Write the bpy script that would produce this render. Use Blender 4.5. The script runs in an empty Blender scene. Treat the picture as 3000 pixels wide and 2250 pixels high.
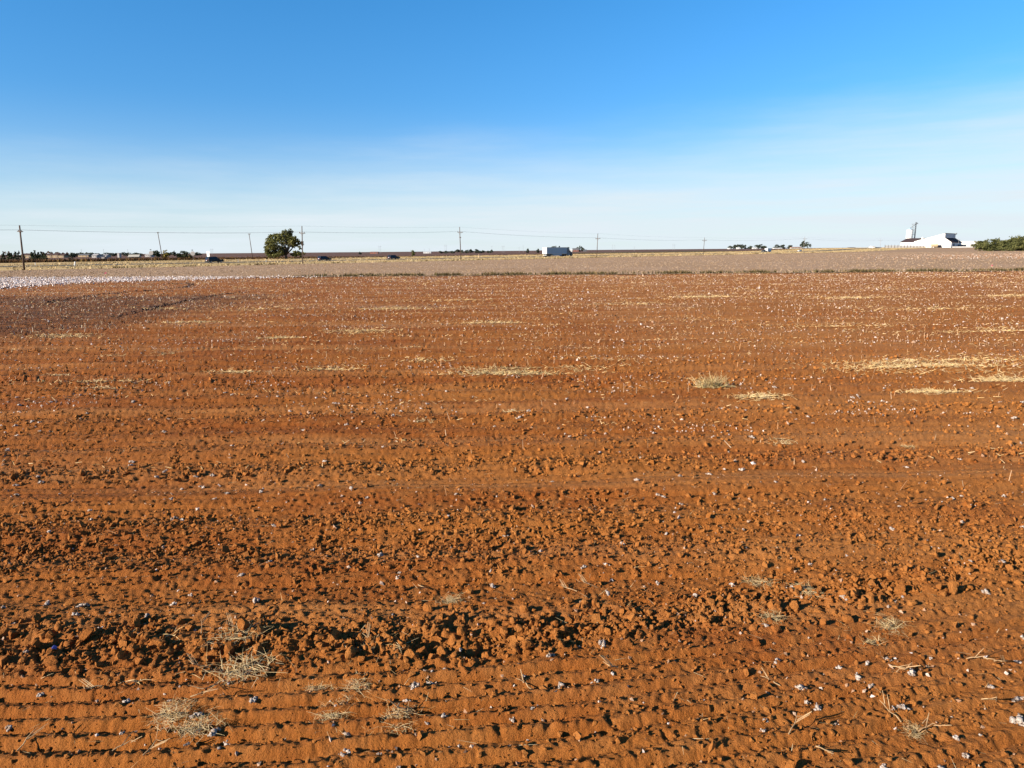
import bpy, math, random
import numpy as np
from mathutils import Matrix, Vector

random.seed(7)
rng = np.random.default_rng(7)
scene = bpy.context.scene
COL = scene.collection
PI = math.pi

# ------------------------------------------------------------------ camera
CAM_H = 2.9
FPX = 2083.0                     # focal length in pixels of a 3000 px wide frame
PITCH = math.radians(10.63)
ROLL = math.radians(0.487)
_f = np.array([0, math.cos(PITCH), -math.sin(PITCH)])
_u0 = np.array([0, math.sin(PITCH), math.cos(PITCH)])
_r0 = np.array([1.0, 0, 0])
_r = _r0 * math.cos(ROLL) - _u0 * math.sin(ROLL)
_u = _u0 * math.cos(ROLL) + _r0 * math.sin(ROLL)
cam_d = bpy.data.cameras.new("camera")
cam_d.sensor_width = 36.0
cam_d.lens = 36.0 * FPX / 3000.0
cam_d.clip_start = 0.1
cam_d.clip_end = 20000
cam = bpy.data.objects.new("camera", cam_d)
COL.objects.link(cam)
cam.matrix_world = Matrix(((_r[0], _u[0], -_f[0], 0), (_r[1], _u[1], -_f[1], 0),
                           (_r[2], _u[2], -_f[2], CAM_H), (0, 0, 0, 1)))
scene.camera = cam

# ------------------------------------------------------------------ light
SUN_EL = math.radians(20)
TO_SUN = np.array([-0.87, -0.49])                      # ground direction towards the sun
SUN_AZ = math.atan2(TO_SUN[0], TO_SUN[1])
sun_d = bpy.data.lights.new("sun", 'SUN')
sun_d.energy = 5.0
sun_d.angle = math.radians(0.55)
sun_d.color = (1.0, 0.90, 0.76)
sun = bpy.data.objects.new("sun", sun_d)
COL.objects.link(sun)
_ts = Vector((TO_SUN[0] * math.cos(SUN_EL), TO_SUN[1] * math.cos(SUN_EL), math.sin(SUN_EL)))
sun.rotation_euler = _ts.to_track_quat('Z', 'Y').to_euler()

world = bpy.data.worlds.new("World")
scene.world = world
world.use_nodes = True
wn, wl = world.node_tree.nodes, world.node_tree.links
wn.clear()
w_out = wn.new('ShaderNodeOutputWorld')
w_bg = wn.new('ShaderNodeBackground')
sky = wn.new('ShaderNodeTexSky')
sky.sky_type = 'NISHITA'
sky.sun_disc = False
sky.sun_elevation = SUN_EL
sky.sun_rotation = SUN_AZ % (2 * PI)
sky.altitude = 900
sky.air_density = 1.0
sky.dust_density = 0.3
sky.ozone_density = 2.6
w_hs = wn.new('ShaderNodeHueSaturation')
w_hs.inputs['Saturation'].default_value = 1.32
w_hs.inputs['Value'].default_value = 1.0
wl.new(sky.outputs[0], w_hs.inputs['Color'])
# thin cirrus veil low in the sky, the same all round, with soft streaks
w_geo = wn.new('ShaderNodeTexCoord')
w_sep = wn.new('ShaderNodeSeparateXYZ')
wl.new(w_geo.outputs['Generated'], w_sep.inputs[0])
w_map = wn.new('ShaderNodeMapping')
w_map.inputs['Scale'].default_value = (1.3, 1.3, 9.0)
w_map.inputs['Rotation'].default_value = (0, math.radians(-4), 0)
wl.new(w_geo.outputs['Generated'], w_map.inputs[0])
w_n1 = wn.new('ShaderNodeTexNoise')
w_n1.inputs['Scale'].default_value = 2.2
w_n1.inputs['Detail'].default_value = 6
w_n1.inputs['Roughness'].default_value = 0.55
wl.new(w_map.outputs[0], w_n1.inputs['Vector'])


def wmath(op, a, b=None, clamp=False):
    n = wn.new('ShaderNodeMath')
    n.operation = op
    n.use_clamp = clamp
    for i, s in enumerate((a, b)):
        if s is None:
            continue
        if isinstance(s, (int, float)):
            n.inputs[i].default_value = s
        else:
            wl.new(s, n.inputs[i])
    return n.outputs[0]


# elevation of the veil's upper edge wanders with the noise and climbs to the right
w_edge = wmath('ADD', wmath('MULTIPLY', w_sep.outputs['X'], 0.075), 0.030)
w_edge = wmath('ADD', w_edge, wmath('MULTIPLY', w_n1.outputs['Fac'], 0.13))
w_mr = wn.new('ShaderNodeMapRange')
w_mr.interpolation_type = 'SMOOTHSTEP'
w_dz = wmath('SUBTRACT', w_edge, w_sep.outputs['Z'])
wl.new(w_dz, w_mr.inputs['Value'])
w_mr.inputs['From Min'].default_value = -0.085
w_mr.inputs['From Max'].default_value = 0.075
w_map2 = wn.new('ShaderNodeMapping')
w_map2.inputs['Scale'].default_value = (1.0, 1.0, 16.0)
w_map2.inputs['Rotation'].default_value = (0, math.radians(-7), 0)
wl.new(w_geo.outputs['Generated'], w_map2.inputs[0])
w_n2 = wn.new('ShaderNodeTexNoise')
w_n2.inputs['Scale'].default_value = 3.4
w_n2.inputs['Detail'].default_value = 7
w_n2.inputs['Roughness'].default_value = 0.6
wl.new(w_map2.outputs[0], w_n2.inputs['Vector'])
w_wisp = wn.new('ShaderNodeMapRange')
wl.new(w_n2.outputs['Fac'], w_wisp.inputs['Value'])
w_wisp.inputs['From Min'].default_value = 0.35
w_wisp.inputs['From Max'].default_value = 0.68
w_wisp.inputs['To Min'].default_value = 0.42
w_wisp.inputs['To Max'].default_value = 0.74
w_veil = wmath('MULTIPLY', w_mr.outputs[0], w_wisp.outputs[0])
w_hz = wn.new('ShaderNodeMapRange')                    # long soft whitening towards the horizon
w_hz.interpolation_type = 'SMOOTHSTEP'
wl.new(w_sep.outputs['Z'], w_hz.inputs['Value'])
w_hz.inputs['From Min'].default_value = 0.20
w_hz.inputs['From Max'].default_value = 0.0
w_hz.inputs['To Min'].default_value = 0.0
w_hz.inputs['To Max'].default_value = 0.36
w_fac = wmath('ADD', w_veil, w_hz.outputs[0], True)
w_mix = wn.new('ShaderNodeMix')
w_mix.data_type = 'RGBA'
wl.new(w_fac, w_mix.inputs['Factor'])
w_cr = wn.new('ShaderNodeValToRGB')                   # the air's own deepening of blue with height
w_cr.color_ramp.interpolation = 'EASE'
for p_, c_ in ((0.0, (0.52, 0.68, 0.86, 1)), (0.15, (0.56, 0.77, 0.93, 1)), (0.36, (0.88, 1.05, 1.10, 1))):
    e_ = w_cr.color_ramp.elements[0] if p_ == 0 else w_cr.color_ramp.elements[1] if p_ == 0.36 else w_cr.color_ramp.elements.new(p_)
    e_.position = p_
    e_.color = c_
wl.new(w_sep.outputs['Z'], w_cr.inputs[0])
w_mul = wn.new('ShaderNodeMix')
w_mul.data_type = 'RGBA'
w_mul.blend_type = 'MULTIPLY'
w_mul.inputs['Factor'].default_value = 1.0
wl.new(w_hs.outputs[0], w_mul.inputs['A'])
wl.new(w_cr.outputs[0], w_mul.inputs['B'])
wl.new(w_mul.outputs['Result'], w_mix.inputs['A'])
VEIL = (4.15, 4.65, 5.0, 1)
w_mix.inputs['B'].default_value = VEIL
wl.new(w_mix.outputs['Result'], w_bg.inputs['Color'])
w_bg.inputs['Strength'].default_value = 0.066
wl.new(w_bg.outputs[0], w_out.inputs[0])

vs = scene.view_settings
vs.view_transform = 'Standard'
vs.look = 'None'
vs.gamma = 1.0
vs.exposure = 1.5
vs.use_curve_mapping = False


# ------------------------------------------------------------------ helpers: photograph pixel -> place
def ray(px, py):
    return _f + (px - 1500) / FPX * _r - (py - 1125) / FPX * _u


def gp(px, py, z=0.0):                       # where a pixel meets the flat ground
    d = ray(px, py)
    t = (z - CAM_H) / d[2]
    return d[0] * t, d[1] * t


def at(px, py, D):                           # the point of that pixel at distance D
    d = ray(px, py)
    t = D / d[1]
    return d[0] * t, D, CAM_H + d[2] * t


def ss(a, b, t):
    t = np.clip((np.asarray(t, float) - a) / (b - a), 0, 1)
    return t * t * (3 - 2 * t)


def T(x, y):                                 # low rise of the land under the cotton gin
    return 2.3 * ss(200, 380, x) * ss(450, 680, y)


def on_line(px, c, k=1.1, py=745):           # pixel column meets the line Y = c + k X
    d = ray(px, py)
    q = d[0] / d[1]
    Y = c / (1 - k * q)
    return q * Y, Y


# ------------------------------------------------------------------ noise
def gnoise(x, y, seed=0):
    x = np.asarray(x, float)
    y = np.asarray(y, float)
    ix = np.floor(x).astype(np.int64)
    iy = np.floor(y).astype(np.int64)
    fx = x - ix
    fy = y - iy

    def grad(jx, jy):
        h = (jx * 374761393 + jy * 668265263 + seed * 1442695041) & 0xFFFFFFFF
        h = ((h ^ (h >> 13)) * 1274126177) & 0xFFFFFFFF
        h = h ^ (h >> 16)
        a = h * (2 * PI / 4294967296.0)
        return np.cos(a), np.sin(a)
    u = fx * fx * fx * (fx * (fx * 6 - 15) + 10)
    v = fy * fy * fy * (fy * (fy * 6 - 15) + 10)
    g00 = grad(ix, iy)
    g10 = grad(ix + 1, iy)
    g01 = grad(ix, iy + 1)
    g11 = grad(ix + 1, iy + 1)
    n00 = g00[0] * fx + g00[1] * fy
    n10 = g10[0] * (fx - 1) + g10[1] * fy
    n01 = g01[0] * fx + g01[1] * (fy - 1)
    n11 = g11[0] * (fx - 1) + g11[1] * (fy - 1)
    a = n00 + u * (n10 - n00)
    b = n01 + u * (n11 - n01)
    return (a + v * (b - a)) * 1.5


def window(v, a, b, s=0.15):
    return ss(a - s, a + s, v) * (1 - ss(b - s, b + s, v))


def near_v(x, y):                            # row coordinate of the last pass of the plough
    xc = np.clip(x, -5, 5)
    return y - 0.14 * xc - 0.0235 * xc * xc


def rough(x, y):
    x = np.asarray(x, float)
    y = np.asarray(y, float)
    v1 = near_v(x, y) + 0.10 * gnoise(x / 0.9, y / 0.9, 11)
    v = y - 0.05 * x + 0.10 * gnoise(x / 1.5, y / 1.5, 12)
    n = 0.5 + 0.5 * gnoise(x / 0.7, y / 0.7, 13)
    n2 = 0.5 + 0.5 * gnoise(x / 2.6, y / 2.0, 14)
    n3 = gnoise(x / 0.42, y / 0.30, 15)
    r = 0.10 + 0.10 * n2 + ss(5.6, 6.3, y) * (0.10 + 0.30 * ss(-0.1, 0.55, n3) * (0.4 + 0.9 * n2))
    r = r + np.exp(-((v1 - 5.08) / 0.29) ** 2) * (0.35 + 0.80 * n) * (1 - 0.35 * ss(2.2, 4.0, x))
    r = r + window(v, 6.3, 7.9, 0.3) * (0.28 - 0.14 * ss(0.0, 3.5, x)) * (0.15 + 0.95 * n + 0.3 * n3)
    r = r + window(v, 9.2, 9.85, 0.15) * (0.02 + 0.58 * n + 0.22 * n3)
    r = r + window(v, 12.1, 12.8, 0.25) * (0.05 + 0.45 * n + 0.2 * n3) * (0.35 + 0.65 * ss(-2.5, 0.5, x))
    r = r + window(v, 14.8, 18.6, 0.5) * 0.50 * n
    r = r + ss(18, 24, v) * 0.35 * (0.5 + 0.5 * np.sin(v * 2 * PI / 3.05)) * n2
    r = r * (1 - 0.75 * window(v, 8.35, 8.95, 0.12))
    return np.clip(r, 0.05, 1.25)


HOLLOWS = [gp(1290, 1885) + (0.10,), gp(1395, 1893) + (0.12,), gp(1480, 1872) + (0.10,), gp(1345, 1835) + (0.08,), gp(1655, 1812) + (0.07,), gp(60, 1880) + (0.09,)]


def H(x, y):
    x = np.asarray(x, float)
    y = np.asarray(y, float)
    R = rough(x, y)
    v1 = near_v(x, y)
    v = y - 0.05 * x
    w = 0.03 * gnoise(x / 0.8, y / 0.5, 21)
    h = 0.035 * gnoise(x / 2.4, y / 1.6, 22)
    # narrow twin furrows of the nearest pass
    near = 1 - ss(4.55, 4.8, v1)
    ph = (v1 + w) / 0.34
    fr = ph - np.floor(ph)
    g1 = np.exp(-((fr - 0.25) / 0.085) ** 2)
    g2 = np.exp(-((fr - 0.72) / 0.075) ** 2) * (1 - 0.75 * ss(-1.2, 1.4, x))
    mod = 0.70 + 0.55 * gnoise(x / 0.6, ph * 0.9, 23)
    h = h - near * (0.078 - 0.046 * ss(-1.0, 2.2, x)) * (g1 + g2) * np.clip(mod, 0.45 - 0.3 * ss(-1.5, 1.5, x), 1.3)
    h = h + near * 0.018 * (np.exp(-((fr - 0.42) / 0.10) ** 2) + np.exp(-((fr - 0.92) / 0.1) ** 2))
    # shallow lines and rows further out
    far = ss(5.4, 5.8, v1)
    pf = (v + 0.6 * w) / 0.235
    ff = pf - np.floor(pf)
    till = np.exp(-((ff - 0.5) / 0.13) ** 2) * np.clip(0.55 + 0.9 * gnoise(x / 2.6, pf * 0.83, 24), 0.0, 1.3)
    h = h - far * (1 - 0.65 * np.clip(R, 0, 1)) * 0.044 * till
    h = h + far * 0.030 * np.sin((v + w) * 2 * PI / 1.016)
    # a hump of turned clods between the two passes, with holes in it
    hump = np.exp(-((v1 - 5.08) / 0.34) ** 2)
    h = h + hump * (0.035 + 0.05 * gnoise(x / 0.38, y / 0.30, 25))
    for hx, hy, hr in HOLLOWS:
        h = h - 0.085 * np.exp(-(((x - hx) / (hr * 1.5)) ** 2 + ((y - hy) / hr) ** 2))
    # crumble
    Rr = np.clip(R, 0.05, 1.1)

    def rot(a, s_, seed):
        c_, d_ = math.cos(a), math.sin(a)
        return gnoise((x * c_ - y * d_) / s_, (x * d_ + y * c_) / s_, seed)
    h = h - Rr * 0.050 * np.abs(rot(0.5, 0.23, 26))
    h = h - Rr * 0.034 * np.abs(rot(1.1, 0.10, 27))
    h = h + (0.010 + 0.020 * Rr) * rot(0.8, 0.060, 28) * (0.6 + 0.8 * np.abs(rot(0.3, 0.31, 31)))
    h = h + (0.0075 + 0.010 * Rr) * rot(2.0, 0.033, 29)
    pits = np.clip(rot(0.9, 0.085, 30) - 0.40, 0, 1)
    h = h - 0.07 * pits * (0.4 + Rr)
    return h


# ------------------------------------------------------------------ object helpers
def tag(o, label=None, cat=None, group=None, kind=None):
    if label:
        o["label"] = label
    if cat:
        o["category"] = cat
    if group:
        o["group"] = group
    if kind:
        o["kind"] = kind
    return o


def link(name, me, mat, parent=None):
    o = bpy.data.objects.new(name, me)
    COL.objects.link(o)
    if mat is not None and len(me.materials) == 0:
        me.materials.append(mat)
    if parent is not None:
        o.parent = parent
    return o


def empty(name, loc, rz=0.0, label=None, cat=None, group=None):
    o = bpy.data.objects.new(name, None)
    o.empty_display_size = 0.3
    COL.objects.link(o)
    o.location = loc
    o.rotation_euler = (0, 0, rz)
    tag(o, label, cat, group)
    return o


def np_mesh(name, V, F, smooth=False, tint=None):
    """V (n,3) floats, F (m,k) ints."""
    V = np.ascontiguousarray(V, dtype=np.float32)
    F = np.ascontiguousarray(F, dtype=np.int32)
    me = bpy.data.meshes.new(name)
    m, k = F.shape
    me.vertices.add(len(V))
    me.vertices.foreach_set("co", V.ravel())
    me.loops.add(m * k)
    me.loops.foreach_set("vertex_index", F.ravel())
    me.polygons.add(m)
    me.polygons.foreach_set("loop_start", np.arange(0, m * k, k, dtype=np.int32))
    me.polygons.foreach_set("use_smooth", np.full(m, smooth, dtype=bool))
    if tint is not None:
        a = me.attributes.new("tint", 'FLOAT', 'POINT')
        a.data.foreach_set("value", np.ascontiguousarray(tint, dtype=np.float32))
    me.update(calc_edges=True)
    return me


class MB:
    """collects simple solids into one mesh"""

    def __init__(self):
        self.v, self.f = [], []

    def add(self, vs, fs):
        b = len(self.v)
        self.v += [tuple(p) for p in vs]
        self.f += [tuple(b + i for i in f) for f in fs]
        return self

    def box(self, x0, x1, y0, y1, z0, z1):
        return self.add([(x0, y0, z0), (x1, y0, z0), (x1, y1, z0), (x0, y1, z0),
                         (x0, y0, z1), (x1, y0, z1), (x1, y1, z1), (x0, y1, z1)],
                        [(3, 2, 1, 0), (4, 5, 6, 7), (0, 1, 5, 4), (1, 2, 6, 5), (2, 3, 7, 6), (3, 0, 4, 7)])

    def prism(self, pts, y0, y1, inset=None):
        """polygon of (x,z) pulled along y; inset {index: amount} narrows single corners"""
        n = len(pts)
        ins = inset or {}
        a = [(p[0], y0 + ins.get(i, 0), p[1]) for i, p in enumerate(pts)]
        b = [(p[0], y1 - ins.get(i, 0), p[1]) for i, p in enumerate(pts)]
        fs = [tuple(range(n)), tuple(range(2 * n - 1, n - 1, -1))]
        for i in range(n):
            j = (i + 1) % n
            fs.append((i, i + n, j + n, j))
        return self.add(a + b, fs)

    def tube(self, path, rad, n=6, caps=True):
        path = [Vector(p) for p in path]
        if isinstance(rad, (int, float)):
            rad = [rad] * len(path)
        vs, fs = [], []
        for i, p in enumerate(path):
            d = (path[min(i + 1, len(path) - 1)] - path[max(i - 1, 0)]).normalized()
            up = Vector((0, 0, 1)) if abs(d.z) < 0.9 else Vector((1, 0, 0))
            a = d.cross(up).normalized()
            b = d.cross(a).normalized()
            for k in range(n):
                t = 2 * PI * k / n
                vs.append(p + (a * math.cos(t) + b * math.sin(t)) * rad[i])
        for i in range(len(path) - 1):
            for k in range(n):
                k2 = (k + 1) % n
                fs.append((i * n + k, i * n + k2, (i + 1) * n + k2, (i + 1) * n + k))
        if caps:
            fs.append(tuple(range(n - 1, -1, -1)))
            m = (len(path) - 1) * n
            fs.append(tuple(range(m, m + n)))
        return self.add(vs, fs)

    def build(self, name, mat, parent=None, smooth=False):
        me = bpy.data.meshes.new(name)
        me.from_pydata(self.v, [], self.f)
        if smooth:
            for p in me.polygons:
                p.use_smooth = True
        me.update()
        return link(name, me, mat, parent)


# ------------------------------------------------------------------ materials
def nd(nt, typ, **kw):
    n = nt.nodes.new(typ)
    for k, v in kw.items():
        n.inputs[k].default_value = v
    return n


def new_mat(name, rough_=0.85, spec=0.2):
    m = bpy.data.materials.new(name)
    m.use_nodes = True
    nt = m.node_tree
    b = nt.nodes['Principled BSDF']
    b.inputs['Roughness'].default_value = rough_
    b.inputs['Specular IOR Level'].default_value = spec
    return m, nt, b


ALB = 0.66                                             # all albedos are given for a brighter print; one common scale


def c4(c):
    return (c[0] * ALB, c[1] * ALB, c[2] * ALB, 1.0)


def mixc(nt, fac, a, b, mode='MIX'):
    n = nt.nodes.new('ShaderNodeMix')
    n.data_type = 'RGBA'
    n.blend_type = mode
    for s, v in (('Factor', fac), ('A', a), ('B', b)):
        if isinstance(v, bpy.types.NodeSocket):
            nt.links.new(v, n.inputs[s])
        elif isinstance(v, (int, float)):
            n.inputs[s].default_value = v
        else:
            n.inputs[s].default_value = c4(v)
    return n.outputs['Result']


def maprange(nt, src, a, b, c=0.0, d=1.0, smooth=True):
    n = nt.nodes.new('ShaderNodeMapRange')
    if smooth:
        n.interpolation_type = 'SMOOTHSTEP'
    nt.links.new(src, n.inputs['Value'])
    n.inputs['From Min'].default_value = a
    n.inputs['From Max'].default_value = b
    n.inputs['To Min'].default_value = c
    n.inputs['To Max'].default_value = d
    return n.outputs[0]


def nmath(nt, op, a, b):
    n = nt.nodes.new('ShaderNodeMath')
    n.operation = op
    for i, s in enumerate((a, b)):
        if isinstance(s, (int, float)):
            n.inputs[i].default_value = s
        else:
            nt.links.new(s, n.inputs[i])
    return n.outputs[0]


def world_pos(nt, scale=(1, 1, 1)):
    g = nt.nodes.new('ShaderNodeNewGeometry')
    mp = nt.nodes.new('ShaderNodeMapping')
    mp.inputs['Scale'].default_value = scale
    nt.links.new(g.outputs['Position'], mp.inputs[0])
    return mp.outputs[0], g


def noise(nt, vec, scale, detail=4, rough_=0.55):
    n = nd(nt, 'ShaderNodeTexNoise', Scale=scale, Detail=detail, Roughness=rough_)
    nt.links.new(vec, n.inputs['Vector'])
    return n.outputs['Fac']


def two_tone(name, a, b, scale=3.0, rough_=0.85, spec=0.2, stretch=(1, 1, 1), bump=0.0, bump_scale=20.0, metallic=0.0):
    m, nt, bs = new_mat(name, rough_, spec)
    v, g = world_pos(nt, stretch)
    f = maprange(nt, noise(nt, v, scale), 0.35, 0.68)
    nt.links.new(mixc(nt, f, a, b), bs.inputs['Base Color'])
    bs.inputs['Metallic'].default_value = metallic
    if bump > 0:
        bp = nd(nt, 'ShaderNodeBump', Strength=bump, Distance=0.02)
        nt.links.new(noise(nt, v, bump_scale), bp.inputs['Height'])
        nt.links.new(bp.outputs[0], bs.inputs['Normal'])
    return m


def tint_mat(name, stops, rough_=0.9, spec=0.1, trans=0.0):
    """colour by each piece's own tint value"""
    m, nt, bs = new_mat(name, rough_, spec)
    at_ = nt.nodes.new('ShaderNodeAttribute')
    at_.attribute_name = "tint"
    cr = nt.nodes.new('ShaderNodeValToRGB')
    el = cr.color_ramp.elements
    while len(el) < len(stops):
        el.new(0.5)
    for e, (p, c) in zip(el, stops):
        e.position = p
        e.color = c4(c)
    nt.links.new(at_.outputs['Fac'], cr.inputs[0])
    nt.links.new(cr.outputs[0], bs.inputs['Base Color'])
    if trans > 0:
        tr = nt.nodes.new('ShaderNodeBsdfTranslucent')
        nt.links.new(cr.outputs[0], tr.inputs[0])
        mx = nt.nodes.new('ShaderNodeMixShader')
        mx.inputs[0].default_value = trans
        nt.links.new(bs.outputs[0], mx.inputs[1])
        nt.links.new(tr.outputs[0], mx.inputs[2])
        nt.links.new(mx.outputs[0], nt.nodes['Material Output'].inputs[0])
    return m


SOIL_A = (0.400, 0.140, 0.027)
SOIL_B = (0.300, 0.086, 0.016)
SOIL_C = (0.450, 0.185, 0.050)


def soil_material(name, clod=False):
    m, nt, bs = new_mat(name, 0.95, 0.08)
    v, g = world_pos(nt)
    vs_, _ = world_pos(nt, (0.35, 1.3, 1))
    big = maprange(nt, noise(nt, vs_, 0.45, 5), 0.36, 0.66)
    col = mixc(nt, big, SOIL_A, SOIL_B)
    med = maprange(nt, noise(nt, v, 3.5, 5, 0.6), 0.42, 0.72)
    col = mixc(nt, nmath(nt, 'MULTIPLY', med, 0.55), col, SOIL_C)
    fin = maprange(nt, noise(nt, v, 38.0, 3, 0.7), 0.30, 0.72)
    col = mixc(nt, nmath(nt, 'MULTIPLY', fin, 0.35), col, (0.20, 0.058, 0.016))
    spx = nt.nodes.new('ShaderNodeSeparateXYZ')
    nt.links.new(v, spx.inputs[0])
    if clod:
        col = mixc(nt, maprange(nt, spx.outputs['X'], 1.0, -7.0, 0.0, 0.42), col, (0.265, 0.080, 0.018))  # redder, darker leftwards: partly viewing-angle shade painted into the clod colour
        oi = nt.nodes.new('ShaderNodeObjectInfo')
        rv = maprange(nt, oi.outputs['Random'], 0, 1, 0.0, 0.45, False)
        col = mixc(nt, rv, col, SOIL_C)
    else:
        # dark patch: the plot to the left was left under dark trash and damp soil
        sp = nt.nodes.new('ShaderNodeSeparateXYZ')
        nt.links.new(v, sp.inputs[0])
        redl_shade = maprange(nt, sp.outputs['X'], 1.0, -7.0, 0.0, 0.42)  # reddening to the left; partly paints in shade from the viewing angle
        col = mixc(nt, redl_shade, col, (0.265, 0.080, 0.018))
        tanr = maprange(nt, sp.outputs['X'], 0.5, 8.0, 0.0, 0.35)
        col = mixc(nt, tanr, col, (0.43, 0.175, 0.050))
        sk, _ = world_pos(nt, (0.05, 0.8, 1))
        skm = maprange(nt, noise(nt, sk, 0.9, 5, 0.6), 0.46, 0.66, 0.0, 0.55)
        col = mixc(nt, skm, col, (0.46, 0.20, 0.065))
        wob = nmath(nt, 'MULTIPLY', noise(nt, v, 0.35, 4), 5.0)
        xx = nmath(nt, 'ADD', sp.outputs['X'], wob)
        px_ = maprange(nt, xx, -10.5, -18.0)
        y0 = maprange(nt, nmath(nt, 'ADD', sp.outputs['Y'], wob), 24.5, 31.0)
        y1 = maprange(nt, nmath(nt, 'ADD', sp.outputs['Y'], wob), 55.0, 50.0)
        msk = nmath(nt, 'MULTIPLY', nmath(nt, 'MULTIPLY', px_, y0), y1)
        br = maprange(nt, noise(nt, vs_, 2.2, 6, 0.7), 0.34, 0.60, 0.15, 0.92)
        # trampled chaff makes far soil paler in streaks
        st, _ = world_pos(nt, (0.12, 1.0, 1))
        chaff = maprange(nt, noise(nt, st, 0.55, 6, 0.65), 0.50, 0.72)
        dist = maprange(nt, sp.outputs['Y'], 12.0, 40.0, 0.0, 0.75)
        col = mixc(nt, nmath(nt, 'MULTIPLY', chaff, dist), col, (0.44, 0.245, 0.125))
        col = mixc(nt, nmath(nt, 'MULTIPLY', msk, br), col, (0.105, 0.046, 0.024))
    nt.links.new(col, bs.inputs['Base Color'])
    bp = nd(nt, 'ShaderNodeBump', Strength=1.0, Distance=0.022)
    nt.links.new(noise(nt, v, 70.0, 5, 0.7), bp.inputs['Height'])
    nt.links.new(bp.outputs[0], bs.inputs['Normal'])
    return m


M = {}
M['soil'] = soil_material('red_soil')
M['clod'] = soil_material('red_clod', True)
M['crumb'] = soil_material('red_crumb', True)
M['cotton'] = two_tone('cotton_lint', (0.76, 0.66, 0.58), (0.42, 0.29, 0.21), 45, 1.0, 0.05, bump=1.0, bump_scale=160)
M['lint'] = tint_mat('scattered_lint', [(0.0, (0.30, 0.16, 0.09)), (0.5, (0.40, 0.25, 0.16)), (0.8, (0.48, 0.35, 0.27)), (1.0, (0.62, 0.54, 0.50))], 1.0, 0.05)
M['lint_white'] = tint_mat('white_lint', [(0.0, (0.42, 0.28, 0.20)), (0.5, (0.56, 0.43, 0.35)), (0.85, (0.60, 0.48, 0.40)), (1.0, (0.68, 0.58, 0.52))], 1.0, 0.05)
M['cotton_open'] = tint_mat('open_cotton_lint', [(0.0, (0.40, 0.25, 0.17)), (0.4, (0.62, 0.50, 0.44)), (1.0, (0.95, 0.89, 0.88))], 1.0, 0.05)
M['straw'] = tint_mat('straw', [(0.0, (0.52, 0.32, 0.12)), (0.5, (0.78, 0.55, 0.26)), (1.0, (0.94, 0.73, 0.42))], 0.8, 0.2, 0.1)
M['greenstraw'] = tint_mat('green_straw', [(0.0, (0.44, 0.31, 0.12)), (0.5, (0.62, 0.46, 0.21)), (1.0, (0.76, 0.58, 0.32))], 0.8, 0.2, 0.2)
M['stubble'] = tint_mat('stubble', [(0.0, (0.24, 0.11, 0.05)), (0.5, (0.42, 0.24, 0.12)), (1.0, (0.60, 0.45, 0.30))], 0.9, 0.1)
M['darkstubble'] = tint_mat('dark_stubble', [(0.0, (0.055, 0.028, 0.022)), (0.5, (0.15, 0.08, 0.05)), (0.8, (0.34, 0.24, 0.15)), (1.0, (0.52, 0.45, 0.36))], 0.9, 0.1)
M['stalk'] = two_tone('dry_stalk', (0.50, 0.34, 0.18), (0.33, 0.19, 0.09), 12, 0.85)
M['pinkplant'] = tint_mat('cotton_plants', [(0.0, (0.26, 0.15, 0.085)), (0.35, (0.44, 0.295, 0.17)), (0.8, (0.56, 0.395, 0.25)), (1.0, (0.68, 0.53, 0.41))], 0.95, 0.05)
M['weed'] = tint_mat('field_edge_weeds', [(0.0, (0.055, 0.045, 0.018)), (0.5, (0.12, 0.095, 0.04)), (1.0, (0.26, 0.17, 0.08))], 0.9, 0.1)
M['drygrass'] = tint_mat('dry_grass', [(0.0, (0.36, 0.24, 0.10)), (0.5, (0.62, 0.45, 0.23)), (1.0, (0.74, 0.57, 0.33))], 0.9, 0.1, 0.1)
M['brush'] = tint_mat('brush', [(0.0, (0.028, 0.018, 0.010)), (0.5, (0.085, 0.045, 0.022)), (0.85, (0.19, 0.10, 0.042)), (1.0, (0.26, 0.17, 0.06))], 0.95, 0.05)
M['leaf'] = tint_mat('olive_leaves', [(0.0, (0.05, 0.056, 0.020)), (0.5, (0.135, 0.137, 0.042)), (1.0, (0.25, 0.235, 0.075))], 0.8, 0.15, 0.3)
M['leafdark'] = tint_mat('dark_leaves', [(0.0, (0.020, 0.028, 0.014)), (0.6, (0.050, 0.062, 0.026)), (1.0, (0.095, 0.105, 0.040))], 0.8, 0.15, 0.1)
M['leafyellow'] = tint_mat('yellow_leaves', [(0.0, (0.14, 0.105, 0.02)), (0.5, (0.30, 0.22, 0.04)), (1.0, (0.46, 0.34, 0.08))], 0.8, 0.15, 0.2)
M['leafblue'] = tint_mat('distant_leaves', [(0.0, (0.034, 0.044, 0.036)), (0.6, (0.070, 0.084, 0.060)), (1.0, (0.12, 0.13, 0.085))], 0.9, 0.1, 0.1)
M['leafrust'] = tint_mat('rust_leaves', [(0.0, (0.10, 0.060, 0.035)), (0.6, (0.23, 0.14, 0.09)), (1.0, (0.34, 0.24, 0.17))], 0.9, 0.1, 0.1)
M['bark'] = two_tone('bark', (0.060, 0.045, 0.032), (0.11, 0.085, 0.062), 2.0)
M['pole'] = two_tone('weathered_pole', (0.085, 0.050, 0.034), (0.15, 0.105, 0.080), 1.2, stretch=(3, 3, 0.3))
M['palepole'] = two_tone('grey_pole', (0.27, 0.24, 0.21), (0.20, 0.17, 0.15), 1.2)
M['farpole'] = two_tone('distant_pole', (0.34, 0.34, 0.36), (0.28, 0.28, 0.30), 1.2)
M['wire'] = two_tone('wire', (0.16, 0.17, 0.19), (0.12, 0.13, 0.15), 1.0, 0.5, 0.5)
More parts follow.
